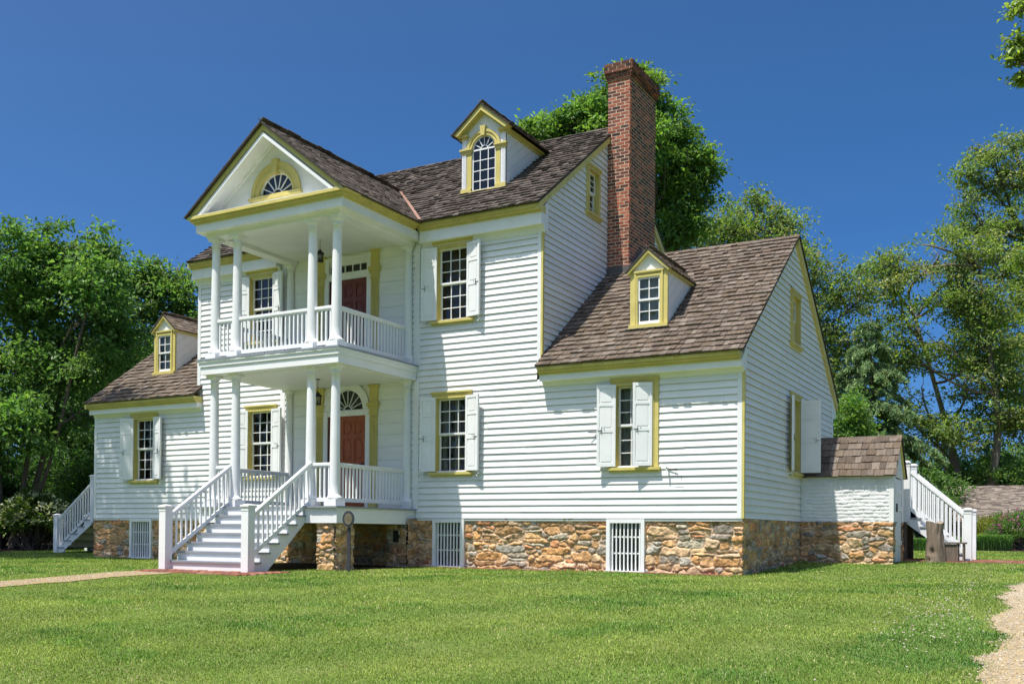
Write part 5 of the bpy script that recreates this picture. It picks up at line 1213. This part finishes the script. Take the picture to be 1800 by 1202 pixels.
for i, (x, y, sc_) in enumerate(((-26, 30, 1.0), (-14, 42, 1.1), (-2, 52, 1.0), (-38, 22, 1.1), (-30, 50, 1.2))):
    src = bpy.data.objects['broad_tree']; c = src.copy(); COL.objects.link(c); c.location = (x, y, gz(x,y)); c.rotation_euler = (0,0,1.3*i+.5); c.scale = (sc_,)*3
    c['label'] = 'broad green tree of the row far behind the house'; c['group'] = 'row of trees far behind the house'
    for k in list(src.children):
        q = k.copy(); COL.objects.link(q); q.parent = c; q.matrix_parent_inverse = k.matrix_parent_inverse
# overhanging branch at the top right, its tree stands outside the picture
tree('locust_tree', 'lime green branch tips hanging in at the top right corner', 'tree', (17.6, -3.0, gz(17.6,-3.0)), lob(19, (1790,20,14,20),(1786,75,10,14),(1788,105,16,10),(1865,60,45,70),(1805,140,10,10),(1900,200,70,90),(1860,-60,50,50)), .10, .8, G4, 23, .16, 1, .45, .20, 36, top=at(1960,-150,19))
# tall oaks outside the picture on the left: they shade the lawn and the left wing and are mirrored in the panes
tree('oak_tree', 'tall oak left of the house shading its left wing', 'tree', (-17.5,-9.5,gz(-17.5,-9.5)), [((-9.2,-5.2,13.9),1.3,1.3,.8),((-7.6,-5.6,15.0),1.0,1.2,.7),((-12.6,-5.2,13.8),2.0,2.0,1.3),((-14.5,-6.5,14.5),2.4,2.4,2),((-11.6,-5.6,15.4),1.4,1.5,1.0),((-16.5,-8.5,16),3,3,3),((-13.5,-7.5,16.5),2.2,2.2,1.5),((-16.0,-5.5,12.5),2.2,2.2,1.6)], .20, 1.0, G1, 24, .4, 1, .3, .55, 45)
ref = tree('oak_tree', 'row of broad oaks across the lawn, mirrored in the window panes', 'tree', (-30,-42,-1.6), [((-30,-42,6),4.5,4.5,3.5),((-27,-41,9),3.5,3.5,3),((-33,-43,9.5),3.5,3.5,3),((-30,-42,12),3,3,2.5)], .35, .7, G1, 25, .4, 1, .3, .7, 40, 'oaks across the lawn')
for (x, y) in ((-42,-36),(-19,-48),(-8,-52),(-54,-30),(3,-56),(-36,-50),(-12,-44)):
    c = ref.copy(); COL.objects.link(c); c.location = (x, y, -1.6); c.rotation_euler = (0,0,random.uniform(0,6)); 
    for k in list(ref.children):
        q = k.copy(); COL.objects.link(q); q.parent = c; q.matrix_parent_inverse = k.matrix_parent_inverse

# ================================================================== GRASS
def blades(name, n, region, hgt, wid, seed, cols, dist):
    """n blades spread with a density falling off with distance from the camera"""
    r = np.random.default_rng(seed)
    # sample in view-distance space so near ground gets more, smaller blades
    D = dist[0]*(dist[1]/dist[0])**(r.random(n)); px = r.uniform(-60,1860,n)
    dx = (px-900)/FPX; fx = np.array((FW.x,FW.y)); rx = np.array((RT.x,RT.y))
    X = CAM.x+D*(fx[0]+rx[0]*dx); Y = CAM.y+D*(fx[1]+rx[1]*dx)
    ok = ~(in_drive(X-.02+.05*r.normal(0,1,n),Y)|in_path(X+.05*r.normal(0,1,n),Y)|in_apron(X,Y+.04*r.normal(0,1,n))|in_walk(X,Y)|in_strip(X,Y+.05)|in_bed(X,Y))
    ok &= ~((X > XL-.02) & (X < XR+.02) & (Y > -.03) & (Y < DEP)); ok &= ~((X > 9.2) & (X < 11.18) & (Y > 4.42) & (Y < 5.9)); ok &= ~((X > -1.2) & (X < 1.25) & (Y > -4.2) & (Y < -2.6))
    X, Y, D = X[ok], Y[ok], D[ok]; n = len(X); Z = g(X,Y)
    s = np.clip(D/9, .8, 4.5)
    pat = np.sin(X*1.3+np.sin(Y*1.1)*1.5)*np.sin(Y*1.7+X*.4)+.6*np.sin(X*3.7+Y*2.9)*np.sin(Y*4.3-X*1.7); tall = 1+.28*pat+.9*np.clip(pat-.75,0,.6)
    near_wall = ((Y > -.6) & (Y < 0) & (X > XL) & (X < XR)) | ((X > 9.2) & (X < 9.7) & (Y < 4.5) & (Y > -.3)); tall = np.where(near_wall, tall*1.5, tall)
    a = r.uniform(0,6.283,n); ln = r.uniform(.25,1.35,n); h = hgt*r.uniform(.5,1.3,n)*tall*(.7+.3*s**.5); wd = wid*s**.85*r.uniform(.7,1.3,n)
    d = np.stack([np.cos(a)*ln*h, np.sin(a)*ln*h], 1); t = a+1.57+r.normal(0,.5,n); sv = np.stack([np.cos(t)*wd*.5, np.sin(t)*wd*.5], 1)
    B = np.stack([X,Y],1); V = np.zeros((n,5,3)); V[:,0,:2] = B-sv; V[:,1,:2] = B+sv; V[:,2,:2] = B+d*.45+sv*.8; V[:,3,:2] = B+d*.45-sv*.8; V[:,4,:2] = B+d
    V[:,:2,2] = (Z-.005)[:,None]; V[:,2:4,2] = (Z+h*.62)[:,None]; V[:,4,2] = Z+h*(1-.35*ln)
    i = np.arange(n)*5; F = np.concatenate([np.stack([i,i+1,i+2],1),np.stack([i,i+2,i+3],1),np.stack([i+3,i+2,i+4],1)])
    cols = np.array(cols); warm = np.clip(.5+.35*np.sin(X*.9+2)*np.sin(Y*.8)+.3*np.sin(X*2.1-Y*1.6)+r.normal(0,.26,n), 0, 1)[:,None]
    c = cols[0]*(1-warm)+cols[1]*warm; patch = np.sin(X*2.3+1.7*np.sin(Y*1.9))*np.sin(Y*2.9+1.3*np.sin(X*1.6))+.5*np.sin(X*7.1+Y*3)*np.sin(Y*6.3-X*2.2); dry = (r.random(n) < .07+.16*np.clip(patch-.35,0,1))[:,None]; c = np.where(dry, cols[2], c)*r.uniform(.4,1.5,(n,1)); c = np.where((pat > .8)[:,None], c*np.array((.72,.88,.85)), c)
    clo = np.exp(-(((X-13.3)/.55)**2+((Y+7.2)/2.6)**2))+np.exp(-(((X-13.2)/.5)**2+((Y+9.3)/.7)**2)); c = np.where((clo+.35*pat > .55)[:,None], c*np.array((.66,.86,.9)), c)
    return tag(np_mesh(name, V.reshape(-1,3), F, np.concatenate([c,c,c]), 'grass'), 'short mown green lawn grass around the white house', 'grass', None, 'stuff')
blades('lawn_grass', 640000, None, .024, .0054, 5, ((.145,.265,.040),(.335,.405,.082),(.54,.48,.24)), (6.6, 46))
# clover heads near the drive
r = np.random.default_rng(9); V, F, C = [], [], []
def blob(x, y, z, s, c):
    k = len(V); V.extend([(x-s,y,z),(x,y-s,z),(x+s,y,z),(x,y+s,z),(x,y,z+s),(x,y,z-s)])
    for f in ((0,1,4),(1,2,4),(2,3,4),(3,0,4),(1,0,5),(2,1,5),(3,2,5),(0,3,5)): F.append([k+q for q in f]); C.append(c)
for i in range(330):
    if i < 170: x, y = 13.25+r.normal(0,.25), -7.0+r.normal(0,1.4)
    elif i < 250: x, y = 13.1+r.normal(0,.3), 2.5+r.normal(0,2.2)
    elif i < 300: x, y = 13.2+r.normal(0,.25), -3.0+r.normal(0,2)
    else: x, y = r.uniform(7,13), r.uniform(-1.8,-.4)
    if bool(in_drive(np.array(x),np.array(y))): continue
    blob(x, y, gz(x,y)+r.uniform(.05,.075), r.uniform(.006,.011), (.62,.56,.50) if r.random() < .85 else (.60,.42,.36))
tag(np_mesh('clover_flowers', V, F, C, 'flower'), 'tiny white clover heads scattered in the lawn near the gravel drive', 'flowers', None, 'stuff')
# loose gravel
V, F, C = [], [], []
for i in range(26000):
    if i < 20000: x, y = 13.5+abs(r.normal(0,.5)), r.uniform(-11.5,1)
    else: x, y = r.uniform(-1.5,.2), r.uniform(-9,-4.8)
    if i < 20000 and not bool(in_drive(np.array(x+.05*r.normal()),np.array(y))): continue
    if i >= 20000 and not bool(in_path(np.array(x),np.array(y))): continue
    s = r.uniform(.004,.011); c = np.array(((.50,.40,.25),(.42,.34,.22),(.56,.48,.35),(.35,.27,.17),(.48,.44,.37))[r.integers(0,5)])*r.uniform(.7,1.15); k = len(V); z = gz(x,y)+.014
    o = r.uniform(.7,1.3,6)*s; V.extend([(x-o[0],y,z),(x,y-o[1],z),(x+o[2],y,z),(x,y+o[3],z),(x+r.normal(0,.3)*s,y+r.normal(0,.3)*s,z+o[4]*.8)])
    for f in ((0,1,4),(1,2,4),(2,3,4),(3,0,4)): F.append([k+q for q in f]); C.append(c)
tag(np_mesh('loose_gravel', V, F, C, 'stone'), 'loose tan gravel stones on the drive and path', 'gravel', None, 'stuff')
